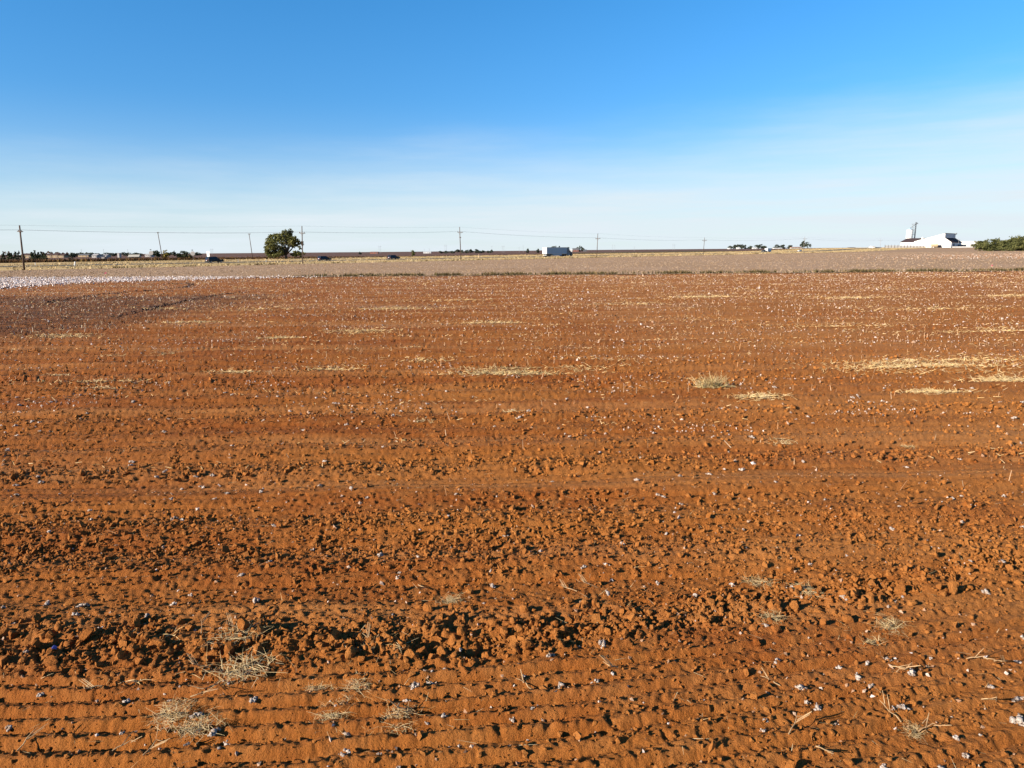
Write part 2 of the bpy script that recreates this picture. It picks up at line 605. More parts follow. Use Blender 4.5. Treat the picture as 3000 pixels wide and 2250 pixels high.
M['white'] = two_tone('white_sheet', (0.80, 0.79, 0.76), (0.72, 0.70, 0.66), 0.4, 0.55, 0.4)
M['offwhite'] = two_tone('weathered_white', (0.50, 0.47, 0.45), (0.42, 0.39, 0.37), 0.4, 0.8)
M['cream'] = two_tone('cream_wall', (0.62, 0.56, 0.45), (0.55, 0.49, 0.39), 0.6)
M['tan'] = two_tone('tan_wall', (0.45, 0.33, 0.20), (0.38, 0.27, 0.16), 0.6)
M['brick'] = two_tone('brick_red', (0.33, 0.13, 0.09), (0.26, 0.10, 0.07), 0.6)
M['roofbrown'] = two_tone('brown_roof', (0.105, 0.068, 0.062), (0.085, 0.055, 0.052), 0.5, 0.9, 0.05)
M['roofgrey'] = two_tone('grey_roof', (0.16, 0.16, 0.17), (0.12, 0.12, 0.13), 0.5, 0.8)
M['glass'] = two_tone('dark_glass', (0.012, 0.014, 0.017), (0.018, 0.020, 0.024), 1.0, 0.18, 0.4)
M['carblack'] = two_tone('black_paint', (0.008, 0.009, 0.012), (0.011, 0.012, 0.016), 1.0, 0.4, 0.3)
M['carblue'] = two_tone('dark_blue_paint', (0.009, 0.012, 0.021), (0.012, 0.016, 0.027), 1.0, 0.4, 0.3)
M['cargrey'] = two_tone('charcoal_paint', (0.030, 0.032, 0.036), (0.040, 0.042, 0.046), 1.0, 0.25, 0.5)
M['carwhite'] = two_tone('white_paint', (0.74, 0.74, 0.73), (0.68, 0.68, 0.67), 1.0, 0.25, 0.5)
M['tyre'] = two_tone('tyre_rubber', (0.014, 0.014, 0.015), (0.020, 0.019, 0.018), 3.0, 0.9)
M['rim'] = two_tone('wheel_rim', (0.38, 0.38, 0.39), (0.30, 0.30, 0.31), 3.0, 0.35, 0.5, metallic=0.7)
M['chrome'] = two_tone('bare_metal', (0.55, 0.55, 0.56), (0.45, 0.45, 0.46), 2.0, 0.3, 0.5, metallic=0.8)
M['lampred'] = two_tone('tail_lamp', (0.35, 0.02, 0.015), (0.28, 0.015, 0.012), 3.0, 0.2, 0.5)
M['lampclear'] = two_tone('head_lamp', (0.60, 0.60, 0.58), (0.52, 0.52, 0.50), 3.0, 0.15, 0.5)
M['trailer'] = two_tone('trailer_panel', (0.32, 0.46, 0.60), (0.29, 0.42, 0.55), 0.7, 0.4, 0.4)  # blue of the shaded side put into a white trailer's colour
M['cab'] = two_tone('cab_paint', (0.030, 0.070, 0.120), (0.040, 0.085, 0.140), 1.0, 0.25, 0.5)
M['stake'] = two_tone('stake_wood', (0.62, 0.44, 0.27), (0.52, 0.36, 0.21), 5.0)
M['pink'] = two_tone('pink_ribbon', (0.80, 0.20, 0.26), (0.70, 0.15, 0.20), 5.0)
M['blueplastic'] = two_tone('blue_plastic', (0.03, 0.04, 0.22), (0.05, 0.06, 0.28), 30.0, 0.4, 0.5)
M['asphalt'] = two_tone('asphalt', (0.055, 0.052, 0.050), (0.075, 0.070, 0.066), 0.5, 0.9)
M['paint'] = two_tone('road_paint', (0.70, 0.68, 0.60), (0.60, 0.58, 0.50), 1.0)
M['steel'] = two_tone('galvanised_steel', (0.20, 0.22, 0.24), (0.15, 0.165, 0.18), 1.0, 0.5, 0.4)


def field_mat(name, a, b, c, s1=0.05, s2=0.9, stretch=(1, 1, 1)):
    m, nt, bs = new_mat(name, 0.95, 0.05)
    v, g = world_pos(nt, stretch)
    col = mixc(nt, maprange(nt, noise(nt, v, s1, 5), 0.38, 0.64), a, b)
    col = mixc(nt, nmath(nt, 'MULTIPLY', maprange(nt, noise(nt, v, s2, 5, 0.7), 0.40, 0.70), 0.6), col, c)
    nt.links.new(col, bs.inputs['Base Color'])
    return m


M['pinkfield'] = field_mat('cotton_field_soil', (0.41, 0.26, 0.15), (0.45, 0.295, 0.185), (0.36, 0.225, 0.13))
M['verge'] = field_mat('verge_ground', (0.60, 0.41, 0.19), (0.40, 0.29, 0.12), (0.66, 0.48, 0.25), 0.03, 0.3)
M['farfield'] = field_mat('far_field', (0.150, 0.085, 0.062), (0.185, 0.105, 0.078), (0.12, 0.075, 0.055), 0.006, 0.05)
M['greenfield'] = field_mat('green_field', (0.12, 0.105, 0.045), (0.15, 0.12, 0.055), (0.17, 0.115, 0.06), 0.01, 0.06)
M['cottonwhite'] = field_mat('open_cotton', (0.54, 0.41, 0.35), (0.44, 0.27, 0.18), (0.68, 0.58, 0.54), 0.35, 1.6)

# ------------------------------------------------------------------ ground
# base sheet to the horizon
def sheet(name, xs, ys, z, mat, fz=None):
    X, Y = np.meshgrid(xs, ys)
    Z = np.full_like(X, z) if fz is None else fz(X, Y) + z
    V = np.stack([X, Y, Z], -1).reshape(-1, 3)
    nx, ny = len(xs), len(ys)
    i = (np.arange(ny - 1)[:, None] * nx + np.arange(nx - 1)[None]).ravel()
    F = np.stack([i, i + 1, i + 1 + nx, i + nx], -1)
    me = np_mesh(name, V, F, True)
    return tag(link(name, me, mat), kind='structure')


def strip_sheet(name, c0, c1, X0, X1, z, mat, n=80, m=6, k=1.1, ymin=None):
    """sheet between the parallel lines Y = c0 + kX and Y = c1 + kX"""
    xs = np.linspace(X0, X1, n)
    cs = np.linspace(c0, c1, m)
    Xg, Cg = np.meshgrid(xs, cs)
    Yg = Cg + k * Xg
    if ymin is not None:
        Yg = np.maximum(Yg, ymin)
    V = np.stack([Xg, Yg, T(Xg, Yg) + z], -1).reshape(-1, 3)
    i = (np.arange(m - 1)[:, None] * n + np.arange(n - 1)[None]).ravel()
    F = np.stack([i, i + 1, i + 1 + n, i + n], -1)
    return tag(link(name, np_mesh(name, V, F, True), mat), kind='structure')


xs_far = np.concatenate([np.linspace(-7000, -800, 10), np.linspace(-700, 1100, 120), np.linspace(1200, 7000, 10)])
ys_far = np.concatenate([np.linspace(-60, 400, 12), np.linspace(420, 1100, 60), np.linspace(1200, 9000, 12)])
sheet('ground', xs_far, ys_far, -0.20, M['farfield'], T)
# soil under and beside the modelled part of the ploughed field
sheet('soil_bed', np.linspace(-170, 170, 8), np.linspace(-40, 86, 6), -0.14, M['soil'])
# verge with the highway in it, cotton field in front of it, fields behind
strip_sheet('grass_verge', 236, 476, -330, 640, 0.02, M['verge'], 200, 40)
strip_sheet('highway', 309, 331, -330, 640, 0.06, M['asphalt'], 200, 6)
strip_sheet('road_edge_line', 310.2, 310.6, -330, 640, 0.064, M['paint'], 200, 2)
strip_sheet('road_edge_line', 329.4, 329.8, -330, 640, 0.064, M['paint'], 200, 2)
strip_sheet('green_field', 500, 680, 60, 250, 0.03, M['greenfield'], 60, 12)

# cotton field: between the ploughed edge at Y = 85 and the verge
xs = np.linspace(-140, 560, 240)
rows = np.linspace(0, 1, 40)
Xg, Rg = np.meshgrid(xs, rows)
Yend = np.maximum(237 + 1.1 * Xg, 85.0)
Yg = 85 + Rg * (Yend - 85)
V = np.stack([Xg, Yg, T(Xg, Yg) + 0.035], -1).reshape(-1, 3)
i = (np.arange(39)[:, None] * 240 + np.arange(239)[None]).ravel()
tag(link('cotton_field', np_mesh('cotton_field', V, np.stack([i, i + 1, i + 241, i + 240], -1), True), M['pinkfield']), kind='structure')

# open white cotton plot on the left edge of the ploughed land
pts = [(-75, 57), (-43.5, 59), (-44, 66), (-43, 74), (-34, 79), (-26, 82.5), (-18, 84.4), (-18, 86.5), (-40, 88), (-60, 91), (-90, 93)]
mb = MB()
pts2 = [(-75, 59), (-45, 62), (-45.5, 67), (-44.5, 75), (-38, 79.5), (-36, 84.5), (-40, 87), (-60, 90), (-90, 92)]
mb.add([(p[0], p[1], 0.05) for p in pts2], [tuple(range(len(pts2)))])
tag(mb.build('open_cotton_plot', M['cottonwhite']), kind='structure')
WHITE_POLY = np.array(pts)

# the ploughed field itself: relief modelled finely near, coarser far away
th = np.linspace(math.radians(46.5), math.radians(8.2), 525)
ys_n = CAM_H / np.tan(th)
ys_f = np.geomspace(ys_n[-1] * 1.012, 86.0, 100)
ysn = np.concatenate([ys_n, ys_f])
NC = 900
un = np.linspace(-1, 1, NC)
XX = un[None, :] * (0.82 * ysn[:, None] + 1.6)
YY = np.repeat(ysn[:, None], NC, 1)
ZZ = H(XX, YY)
V = np.stack([XX, YY, ZZ], -1).reshape(-1, 3)
NR = len(ysn)
i = (np.arange(NR - 1)[:, None] * NC + np.arange(NC - 1)[None]).ravel()
F = np.stack([i, i + 1, i + 1 + NC, i + NC], -1)
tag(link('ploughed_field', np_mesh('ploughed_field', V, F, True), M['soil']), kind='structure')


# ------------------------------------------------------------------ shapes for scatter
def ico(sub):
    t = (1 + 5 ** 0.5) / 2
    v = [(-1, t, 0), (1, t, 0), (-1, -t, 0), (1, -t, 0), (0, -1, t), (0, 1, t), (0, -1, -t), (0, 1, -t),
         (t, 0, -1), (t, 0, 1), (-t, 0, -1), (-t, 0, 1)]
    f = [(0, 11, 5), (0, 5, 1), (0, 1, 7), (0, 7, 10), (0, 10, 11), (1, 5, 9), (5, 11, 4), (11, 10, 2), (10, 7, 6),
         (7, 1, 8), (3, 9, 4), (3, 4, 2), (3, 2, 6), (3, 6, 8), (3, 8, 9), (4, 9, 5), (2, 4, 11), (6, 2, 10), (8, 6, 7), (9, 8, 1)]
    v = [Vector(p).normalized() for p in v]
    for _ in range(sub):
        cache, nf = {}, []

        def mid(a, b):
            k = (min(a, b), max(a, b))
            if k not in cache:
                cache[k] = len(v)
                v.append(((v[a] + v[b]) / 2).normalized())
            return cache[k]
        for a, b, c in f:
            x, y, z = mid(a, b), mid(b, c), mid(c, a)
            nf += [(a, x, z), (b, y, x), (c, z, y), (x, y, z)]
        f = nf
    return np.array([tuple(p) for p in v]), np.array(f)


ICO0, ICO1, ICO2 = ico(0), ico(1), ico(2)
OCT = (np.array([(1, 0, 0), (-1, 0, 0), (0, 1, 0), (0, -1, 0), (0, 0, 1), (0, 0, -1)], float),
       np.array([(0, 2, 4), (2, 1, 4), (1, 3, 4), (3, 0, 4), (2, 0, 5), (1, 2, 5), (3, 1, 5), (0, 3, 5)]))


def chunk(base, rg, planes=6, jitter=0.06):
    """a broken lump: a ball cut by random planes"""
    V, F = base
    N = rg.normal(size=(planes, 3))
    N /= np.linalg.norm(N, axis=1)[:, None]
    d = rg.uniform(0.36, 0.85, planes)
    dots = V @ N.T
    r = np.where(dots > 0.05, d[None] / np.maximum(dots, 0.05), 9).min(1)
    r = np.minimum(r, 1.05) * (1 + jitter * rg.normal(size=len(V)))
    return V * r[:, None] * rg.uniform(0.65, 1.25, 3)[None], F


def rand_rot(n, rg):
    q = rg.normal(size=(n, 4))
    q /= np.linalg.norm(q, axis=1)[:, None]
    w, x, y, z = q.T
    return np.stack([np.stack([1 - 2 * (y * y + z * z), 2 * (x * y - z * w), 2 * (x * z + y * w)], -1),
                     np.stack([2 * (x * y + z * w), 1 - 2 * (x * x + z * z), 2 * (y * z - x * w)], -1),
                     np.stack([2 * (x * z - y * w), 2 * (y * z + x * w), 1 - 2 * (x * x + y * y)], -1)], 1)


def upright_rot(n, rg, lean=0.4):
    a = rg.uniform(0, 2 * PI, n)
    b = rg.normal(0, lean, n)
    ca, sa, cb, sb = np.cos(a), np.sin(a), np.cos(b), np.sin(b)
    z = np.zeros(n)
    return np.stack([np.stack([ca * cb, -sa, ca * sb], -1), np.stack([sa * cb, ca, sa * sb], -1), np.stack([-sb, z, cb], -1)], 1)


def lying_rot(n, rg):
    a = rg.uniform(0, 2 * PI, n)
    b = rg.uniform(1.05, 1.52, n)
    ca, sa, cb, sb = np.cos(a), np.sin(a), np.cos(b), np.sin(b)
    z = np.zeros(n)
    return np.stack([np.stack([ca * cb, -sa, ca * sb], -1), np.stack([sa * cb, ca, sa * sb], -1), np.stack([-sb, z, cb], -1)], 1)


def scatter(name, protos, pos, rot, scale, mat, label, cat, tint=None, smooth=False, kind='stuff'):
    """joins many small pieces into one mesh"""
    n = len(pos)
    if scale.ndim == 1:
        scale = np.repeat(scale[:, None], 3, 1)
    which = rng.integers(0, len(protos), n)
    if tint is None:
        tint = rng.random(n)
    Vs, Fs, Ts, off = [], [], [], 0
    for k, (pv, pf) in enumerate(protos):
        ids = np.nonzero(which == k)[0]
        if len(ids) == 0:
            continue
        v = pv[None] * scale[ids][:, None, :]
        v = np.einsum('nij,nkj->nki', rot[ids], v) + pos[ids][:, None, :]
        Vs.append(v.reshape(-1, 3))
        Fs.append((pf[None] + (np.arange(len(ids)) * len(pv))[:, None, None]).reshape(-1, pf.shape[1]) + off)
        Ts.append(np.repeat(tint[ids], len(pv)))
        off += len(ids) * len(pv)
    me = np_mesh(name, np.concatenate(Vs), np.concatenate(Fs), smooth, np.concatenate(Ts))
    return tag(link(name, me, mat), label, cat, None, kind)


def spread(n, y0, y1, power=1.0, side=0.80, pad=1.2):
    """random spots over the field, evenly per area when power = 1"""
    u = rng.random(n)
    e = 1 + power
    y = (y0 ** e + u * (y1 ** e - y0 ** e)) ** (1 / e)
    x = rng.uniform(-1, 1, n) * (side * y + pad)
    return x, y


def inside(poly, x, y):
    c = np.zeros(len(x), bool)
    n = len(poly)
    j = n - 1
    for i_ in range(n):
        xi, yi = poly[i_]
        xj, yj = poly[j]
        cond = ((yi > y) != (yj > y)) & (x < (xj - xi) * (y - yi) / (yj - yi + 1e-12) + xi)
        c ^= cond
        j = i_
    return c


# ------------------------------------------------------------------ clods
crumb_protos = [chunk(ICO0, rng, 4, 0.24) for _ in range(8)]


def crumb_tier(n, y0, y1, r0, r1, power, sink=0.35, bias=0.0):
    x, y = spread(int(n * 4), y0, y1, power)
    R = rough(x, y)
    keep = rng.random(len(x)) < np.clip(bias + R ** 1.3, 0, 1)
    x, y, R = x[keep][:n], y[keep][:n], R[keep][:n]
    r = r0 * (r1 / r0) ** (rng.random(len(x)) ** 2.2) * (0.75 + 0.45 * np.clip(R, 0, 1))
    return x, y, r, sink


tiny_protos = [(OCT[0] * (1 + 0.38 * rng.normal(size=(6, 1))), OCT[1]) for _ in range(8)]
tx_, ty_, tr_, _s = crumb_tier(31000, 2.8, 7.5, 0.0035, 0.014, 0.3, 0.3, 0.25)
scatter('fine_crumbs', tiny_protos, np.stack([tx_, ty_, H(tx_, ty_) + tr_ * 0.3], -1), rand_rot(len(tx_), rng), tr_[:, None] * rng.uniform(0.7, 1.3, (len(tr_), 3)),
        M['crumb'], 'fine orange crumbs of soil on the near furrows', 'soil crumbs')
mx_, my_, mr_, _s = crumb_tier(24000, 6.5, 34, 0.010, 0.036, 0.25, 0.3, 0.10)
scatter('distant_crumbs', tiny_protos, np.stack([mx_, my_, H(mx_, my_) + mr_ * 0.3], -1), rand_rot(len(mx_), rng), mr_[:, None] * rng.uniform(0.7, 1.3, (len(mr_), 3)),
        M['crumb'], 'small orange lumps of soil over the farther ploughed ground', 'soil crumbs')
tiers = [crumb_tier(7000, 2.8, 7.5, 0.010, 0.024, 0.5, 0.3, 0.08),
         crumb_tier(11000, 2.8, 13, 0.011, 0.033, 0.2, 0.35, 0.03),
         crumb_tier(2000, 5.5, 20, 0.020, 0.042, 0.1, 0.4, 0.0)]
cx = np.concatenate([t[0] for t in tiers])
cy = np.concatenate([t[1] for t in tiers])
cr = np.concatenate([t[2] for t in tiers])
pos = np.stack([cx, cy, H(cx, cy) + cr * 0.35], -1)
sc_ = cr[:, None] * rng.uniform(0.65, 1.35, (len(cr), 3))
scatter('soil_crumbs', crumb_protos, pos, rand_rot(len(cx), rng), sc_, M['crumb'],
        'loose orange soil crumbs strewn over the ploughed field', 'soil crumbs')

# the 300 largest clods, each one by itself
clod_meshes = []
for k in range(12):
    v, f = chunk(ICO1 if k < 4 else ICO2, rng, 9, 0.03)
    me = np_mesh('soil_clod', v, f, False)
    me.materials.append(M['clod'])
    clod_meshes.append(me)
C2 = [(640, 670, 125), (920, 700, 80), (830, 715, 90), (1190, 700, 90), (1290, 700, 60), (1420, 705, 70), (1495, 680, 105), (1780, 670, 80),
      (570, 760, 100), (730, 770, 70), (60, 750, 95), (165, 790, 65), (635, 530, 65), (780, 500, 90), (960, 540, 90), (1060, 640, 100),
      (625, 350, 62), (700, 350, 82), (1050, 340, 75), (1480, 350, 85), (1850, 290, 80), (1975, 300, 62), (2060, 300, 62), (1600, 450, 72),
      (1720, 480, 84), (1790, 525, 82), (1930, 495, 62), (1650, 630, 90), (1480, 1025, 50), (1250, 1080, 55), (1240, 770, 50), (1130, 780, 50),
      (520, 800, 55), (970, 840, 60), (375, 850, 45), (1160, 690, 60), (1340, 650, 70), (1420, 60, 45), (495, 170, 55), (1510, 620, 60), (270, 560, 60), (160, 590, 70)]
C1 = [(1115, 190, 105), (1460, 175, 85), (1225, 215, 55), (710, 300, 105), (1305, 385, 75), (940, 320, 70), (300, 185, 70), (1970, 300, 100),
      (110, 290, 85), (100, 400, 95), (430, 530, 85), (1870, 440, 80), (1085, 450, 65), (1150, 460, 65), (1130, 520, 90), (410, 310, 60),
      (1240, 560, 60), (640, 590, 42), (1860, 510, 62), (2090, 450, 92), (1640, 400, 62), (1750, 440, 60), (20, 280, 90), (800, 540, 60), (560, 350, 60)]
C3 = [(1210, 210, 92), (1640, 230, 100), (1750, 200, 60), (845, 230, 85), (940, 290, 85), (220, 340, 75), (345, 330, 100), (590, 480, 62),
      (205, 520, 92), (1310, 320, 62), (40, 640, 62), (800, 610, 50), (330, 30, 52), (790, 1610, 62), (2070, 1540, 52), (330, 1650, 95),
      (720, 480, 52), (790, 450, 82), (1520, 220, 55), (1040, 450, 50), (680, 385, 50)]
spots = []
for (lst, ox, oy) in ((C2, 1000, 1650), (C1, 0, 1750), (C3, 2200, 1650)):
    for (a, b, s) in lst:
        x, y = gp(ox + a / 2.765, oy + b / 2.765 + s / 2.765 * 0.25)
        d = math.sqrt(x * x + y * y + CAM_H ** 2)
        spots.append((x, y, 0.5 * s / 2.765 / FPX * d * 1.08))
nx_, ny_ = spread(9000, 3.2, 22, 0.4)
RR = rough(nx_, ny_)
ok = rng.random(len(nx_)) < (np.clip(RR - 0.35, 0, 1)) ** 1.2
for x, y in zip(nx_[ok], ny_[ok]):
    if len(spots) >= 300:
        break
    spots.append((x, y, random.uniform(0.022, 0.042) * (1 + 0.010 * y)))
clod_rand = random.Random(3)
for (x, y, r) in spots:
    o = bpy.data.objects.new('soil_clod', clod_meshes[clod_rand.randrange(12)])
    COL.objects.link(o)
    o.location = (x, y, float(H(x, y)) + r * 0.38)
    o.rotation_euler = (clod_rand.uniform(0, 6.28), clod_rand.uniform(0, 6.28), clod_rand.uniform(0, 6.28))
    o.scale = (r * clod_rand.uniform(0.9, 1.2), r * clod_rand.uniform(0.85, 1.15), r * clod_rand.uniform(0.85, 1.1))
    zv = float(near_v(x, y))
    if zv < 4.55:
        tag(o, 'broken clod of orange soil lying loose among the nearest narrow furrows', 'soil clod', 'clods among the furrows')
    elif zv < 5.65:
        tag(o, 'large clod in the thick band of rubble bordering the narrow furrows', 'soil clod', 'clods of the rubble band')
    elif y < 8.6:
        tag(o, 'clod of orange soil on the rough ground behind the rubble band', 'soil clod', 'clods of the rough ground')
    else:
        tag(o, 'clod of orange soil in the thin clod ridges farther out in the field', 'soil clod', 'clods of the farther ridges')

# ------------------------------------------------------------------ cotton bolls
def boll(rg, lobes):
    """a matted tuft: several ragged lumps of different size run together"""
    Vs, Fs, off = [], [], 0
    for k in range(lobes):
        V, F = ICO1
        C = rg.normal(size=(7, 3))
        C /= np.linalg.norm(C, axis=1)[:, None]
        d = (V @ C.T).max(1)
        r = 0.62 + 0.42 * ss(0.45, 0.98, d) + 0.20 * rg.normal(size=len(V))
        sz = rg.uniform(0.22, 0.55) if k else 0.60
        a = rg.uniform(0, 2 * PI)
        q = 0.0 if k == 0 else rg.uniform(0.45, 0.95)
        p = np.array([math.cos(a) * q * 1.25, math.sin(a) * q * 0.8, rg.uniform(-0.2, 0.18)])
        Vs.append(V * r[:, None] * sz * rg.uniform(0.75, 1.25, 3) * np.array([1, 1, 0.8]) + p)
        Fs.append(F + off)
        off += len(V)
    return np.concatenate(Vs), np.concatenate(Fs)


boll_meshes = []
for k in range(10):
    v, f = boll(rng, 4 + k % 3 if k < 5 else 7 + k % 4)
    me = np_mesh('cotton_boll', v, f, True)
    me.materials.append(M['cotton'])
    boll_meshes.append(me)
B1 = [(30, 95, 40), (660, 60, 62), (700, 50, 42), (380, 45, 52), (620, 140, 52), (1190, 140, 50), (105, 210, 42), (215, 450, 42), (520, 510, 42),
      (1785, 245, 46), (1130, 320, 36), (905, 440, 36), (830, 250, 42), (1410, 40, 66), (2070, 20, 66), (325, 770, 48), (1020, 845, 62), (1380, 850, 46),
      (2050, 850, 72), (1610, 970, 92), (80, 1025, 62), (990, 1120, 38), (1075, 1070, 22), (1740, 1120, 86), (1835, 1195, 62), (1520, 1190, 66),
      (1350, 1050, 42), (1775, 1265, 42), (1815, 710, 32)]
B2 = [(1690, 750, 72), (830, 640, 50), (970, 645, 42), (2120, 650, 82), (1930, 655, 32), (1600, 420, 50), (415, 405, 32), (735, 885, 36), (740, 935, 92),
      (840, 855, 44), (1475, 940, 52), (1790, 980, 102), (2060, 945, 62), (2195, 910, 42), (590, 1015, 82), (530, 1145, 52), (600, 1215, 62),
      (830, 1275, 62), (695, 1315, 36), (1390, 1260, 62), (1635, 1255, 32), (1545, 1210, 42), (1215, 1150, 42), (1270, 1160, 26), (845, 1465, 52),
      (955, 1490, 42), (305, 1585, 36), (60, 1545, 62), (15, 1580, 52), (45, 1370, 62), (460, 1645, 52), (1965, 20, 52), (1210, 45, 32), (1070, 90, 26)]
B3 = [(1150, 295, 42), (1115, 345, 42), (755, 280, 62), (470, 590, 28), (125, 500, 52), (2205, 610, 52), (400, 1010, 92), (450, 1095, 62), (540, 1160, 82),
      (210, 790, 72), (935, 835, 42), (715, 850, 52), (870, 920, 62), (1300, 895, 72), (965, 980, 62), (1160, 1170, 42), (1230, 1165, 82), (1105, 790, 52),
      (1450, 770, 36), (2150, 790, 62), (1945, 995, 52), (2160, 1070, 82), (2180, 1270, 112), (1865, 1385, 42), (1670, 1410, 56), (1735, 1515, 62),
      (1070, 1640, 62), (1560, 1640, 62), (100, 1360, 42), (120, 1280, 42), (690, 1290, 42)]
bspots = []
for (lst, ox, oy) in ((B1, 0, 1750), (B2, 1000, 1650), (B3, 2200, 1650)):
    for (a, b, s) in lst:
        x, y = gp(ox + a / 2.765, oy + b / 2.765 + s / 2.765 * 0.2)
        d = math.sqrt(x * x + y * y + CAM_H ** 2)
        bspots.append((x, y, 0.5 * s / 2.765 / FPX * d))
nx_, ny_ = spread(4000, 5.6, 15, 0.1)
kk = rng.random(4000) < 0.25 + 0.55 * ss(-0.1, 0.5, gnoise(nx_ / 1.3, ny_ / 0.9, 51))
for x, y in zip(nx_[kk], ny_[kk]):
    if len(bspots) >= 300:
        break
    bspots.append((x, y, random.uniform(0.020, 0.034) * (1 + 0.035 * y)))
for (x, y, r) in bspots:
    big = r > 0.036
    o = bpy.data.objects.new('cotton_boll', boll_meshes[clod_rand.randrange(5, 10) if big else clod_rand.randrange(0, 5)])
    COL.objects.link(o)
    r *= 0.80 if big else 0.95
    o.location = (x, y, float(H(x, y)) + r * 0.32)
    o.rotation_euler = (clod_rand.uniform(-0.5, 0.5), clod_rand.uniform(-0.5, 0.5), clod_rand.uniform(0, 6.28))
    o.scale = (r, r, r)
    zv = float(near_v(x, y))
    if zv < 4.6:
        tag(o, 'fluffy off-white cotton boll lying among the nearest narrow furrows', 'cotton boll', 'cotton bolls among the furrows')
    elif zv < 5.65:
        tag(o, 'fluffy off-white cotton boll caught in the thick rubble band', 'cotton boll', 'cotton bolls in the rubble band')
    elif y < 8.6:
        tag(o, 'fluffy off-white cotton boll on the rough ground behind the rubble band', 'cotton boll', 'cotton bolls on the rough ground')
    else:
        tag(o, 'small off-white cotton boll farther out among the clod ridges', 'cotton boll', 'cotton bolls on the farther ridges')

# scraps of lint over the rest of the field
lint_protos = [(OCT[0] * (1 + 0.35 * rng.normal(size=(6, 1))), OCT[1]) for _ in range(6)]
lx, ly = spread(60000, 7, 84, 0.25, 0.80)
pm = 0.30 + 0.70 * ss(-0.05, 0.45, gnoise(lx / 6.0, ly / 1.6, 41)) + 0.35 * ss(0.1, 0.6, gnoise(lx / 1.2, ly / 0.5, 42))
keep = rng.random(len(lx)) < pm * (0.20 + 0.80 * ss(12, 30, ly))
lx, ly = lx[keep][:9000], ly[keep][:9000]
lv = ly - 0.05 * lx
ly = ly + (np.round(lv / 1.016) * 1.016 - lv) * 0.5
lr = rng.uniform(0.012, 0.032, len(lx)) * (0.8 + 0.022 * ly)
pos = np.stack([lx, ly, H(lx, ly) + lr * 0.3], -1)
ccx, ccy = spread(1500, 11, 84, 0.15, 0.80)
kx = ss(-0.3, 0.35, gnoise(ccx / 9.0, ccy / 1.2, 61)) > rng.random(1500) * 0.9
ccx, ccy = ccx[kx], ccy[kx]
ci = rng.integers(0, len(ccx), 11000)
cs = (0.05 + 0.012 * ccy)[ci]
gx_ = ccx[ci] + rng.normal(0, 1, 11000) * cs * 2.2
gy_ = ccy[ci] + rng.normal(0, 1, 11000) * cs * 0.8
gv_ = gy_ - 0.05 * gx_
gy_ = gy_ + (np.round(gv_ / 1.016) * 1.016 - gv_) * 0.6
gr_ = rng.uniform(0.006, 0.019, 11000) * (0.8 + 0.02 * gy_)
scatter('lint_tufts', lint_protos, np.stack([gx_, gy_, H(gx_, gy_) + gr_ * 0.4], -1), rand_rot(11000, rng), gr_[:, None] * rng.uniform(0.5, 1.4, (11000, 3)), M['lint_white'],
        'pale tufts of cotton lint gathered in streaks across the field', 'lint', tint=np.clip(0.55 * rng.random(len(ccx))[ci] + 0.45 * rng.random(11000), 0, 1))
nx_, ny_ = spread(1500, 2.9, 9, 0.2)
nr_ = rng.uniform(0.005, 0.013, 1500)
scatter('lint_flecks', lint_protos, np.stack([nx_, ny_, H(nx_, ny_) + nr_ * 0.3], -1), rand_rot(1500, rng), nr_[:, None] * rng.uniform(0.5, 1.6, (1500, 3)), M['lint'],
        'tiny flecks of lint and husk on the near soil', 'lint')
scatter('scattered_lint', lint_protos, pos, rand_rot(len(lx), rng), lr[:, None] * rng.uniform(0.5, 1.3, (len(lx), 3)), M['lint'],
        'small scraps of cotton lint and husk scattered over the field', 'lint')

# standing stubble in rows about a metre apart
ST = (np.array([(-0.5, -0.3, 0), (0.5, -0.3, 0), (0, 0.6, 0), (-0.2, -0.1, 1), (0.3, -0.1, 1), (0, 0.4, 1.0)], float),
      np.array([(0, 1, 4), (0, 4, 3), (1, 2, 5), (1, 5, 4), (2, 0, 3), (2, 3, 5)]))
sx, sy = spread(40000, 8, 84, 0.35, 0.80)
sv = sy - 0.05 * sx
sy = sy + (np.round(sv / 1.016) * 1.016 - sv) * 0.85 + rng.normal(0, 0.06, len(sy))
pm = 0.35 + 0.65 * ss(-0.2, 0.3, gnoise(sx / 9.0, sy / 2.5, 43))
keep = (rng.random(len(sx)) < pm * (0.10 + 0.9 * ss(10, 26, sy))) & ~((sx < -16.5) & (sy > 25) & (sy < 51))
sx, sy = sx[keep][:11000], sy[keep][:11000]
sh = rng.uniform(0.05, 0.17, len(sx))
sw = rng.uniform(0.006, 0.013, len(sx)) * (0.9 + 0.02 * sy)
scatter('stubble_rows', [ST], np.stack([sx, sy, H(sx, sy) - 0.01], -1), upright_rot(len(sx), rng, 0.5), np.stack([sw, sw, sh], -1),
        M['stubble'], 'cut tan stalk stubble standing in rows on the red field', 'stubble')

ax, ay = spread(60000, 9, 84, 0.2, 0.80)
keep = rng.random(60000) < ss(0.0, 0.6, gnoise(ax / 5.0, ay / 0.9, 62)) * (0.3 + 0.7 * ss(10, 22, ay))
ax, ay = ax[keep][:11000], ay[keep][:11000]
aw = rng.uniform(0.004, 0.008, len(ax)) * (0.8 + 0.04 * ay)
scatter('straw_residue', [ST], np.stack([ax, ay, H(ax, ay) + 0.012], -1), lying_rot(len(ax), rng), np.stack([aw, aw, rng.uniform(0.04, 0.11, len(ax)) * (1 + 0.015 * ay)], -1),
        M['straw'], 'pale straw residue lying in streaks across the field', 'straw')

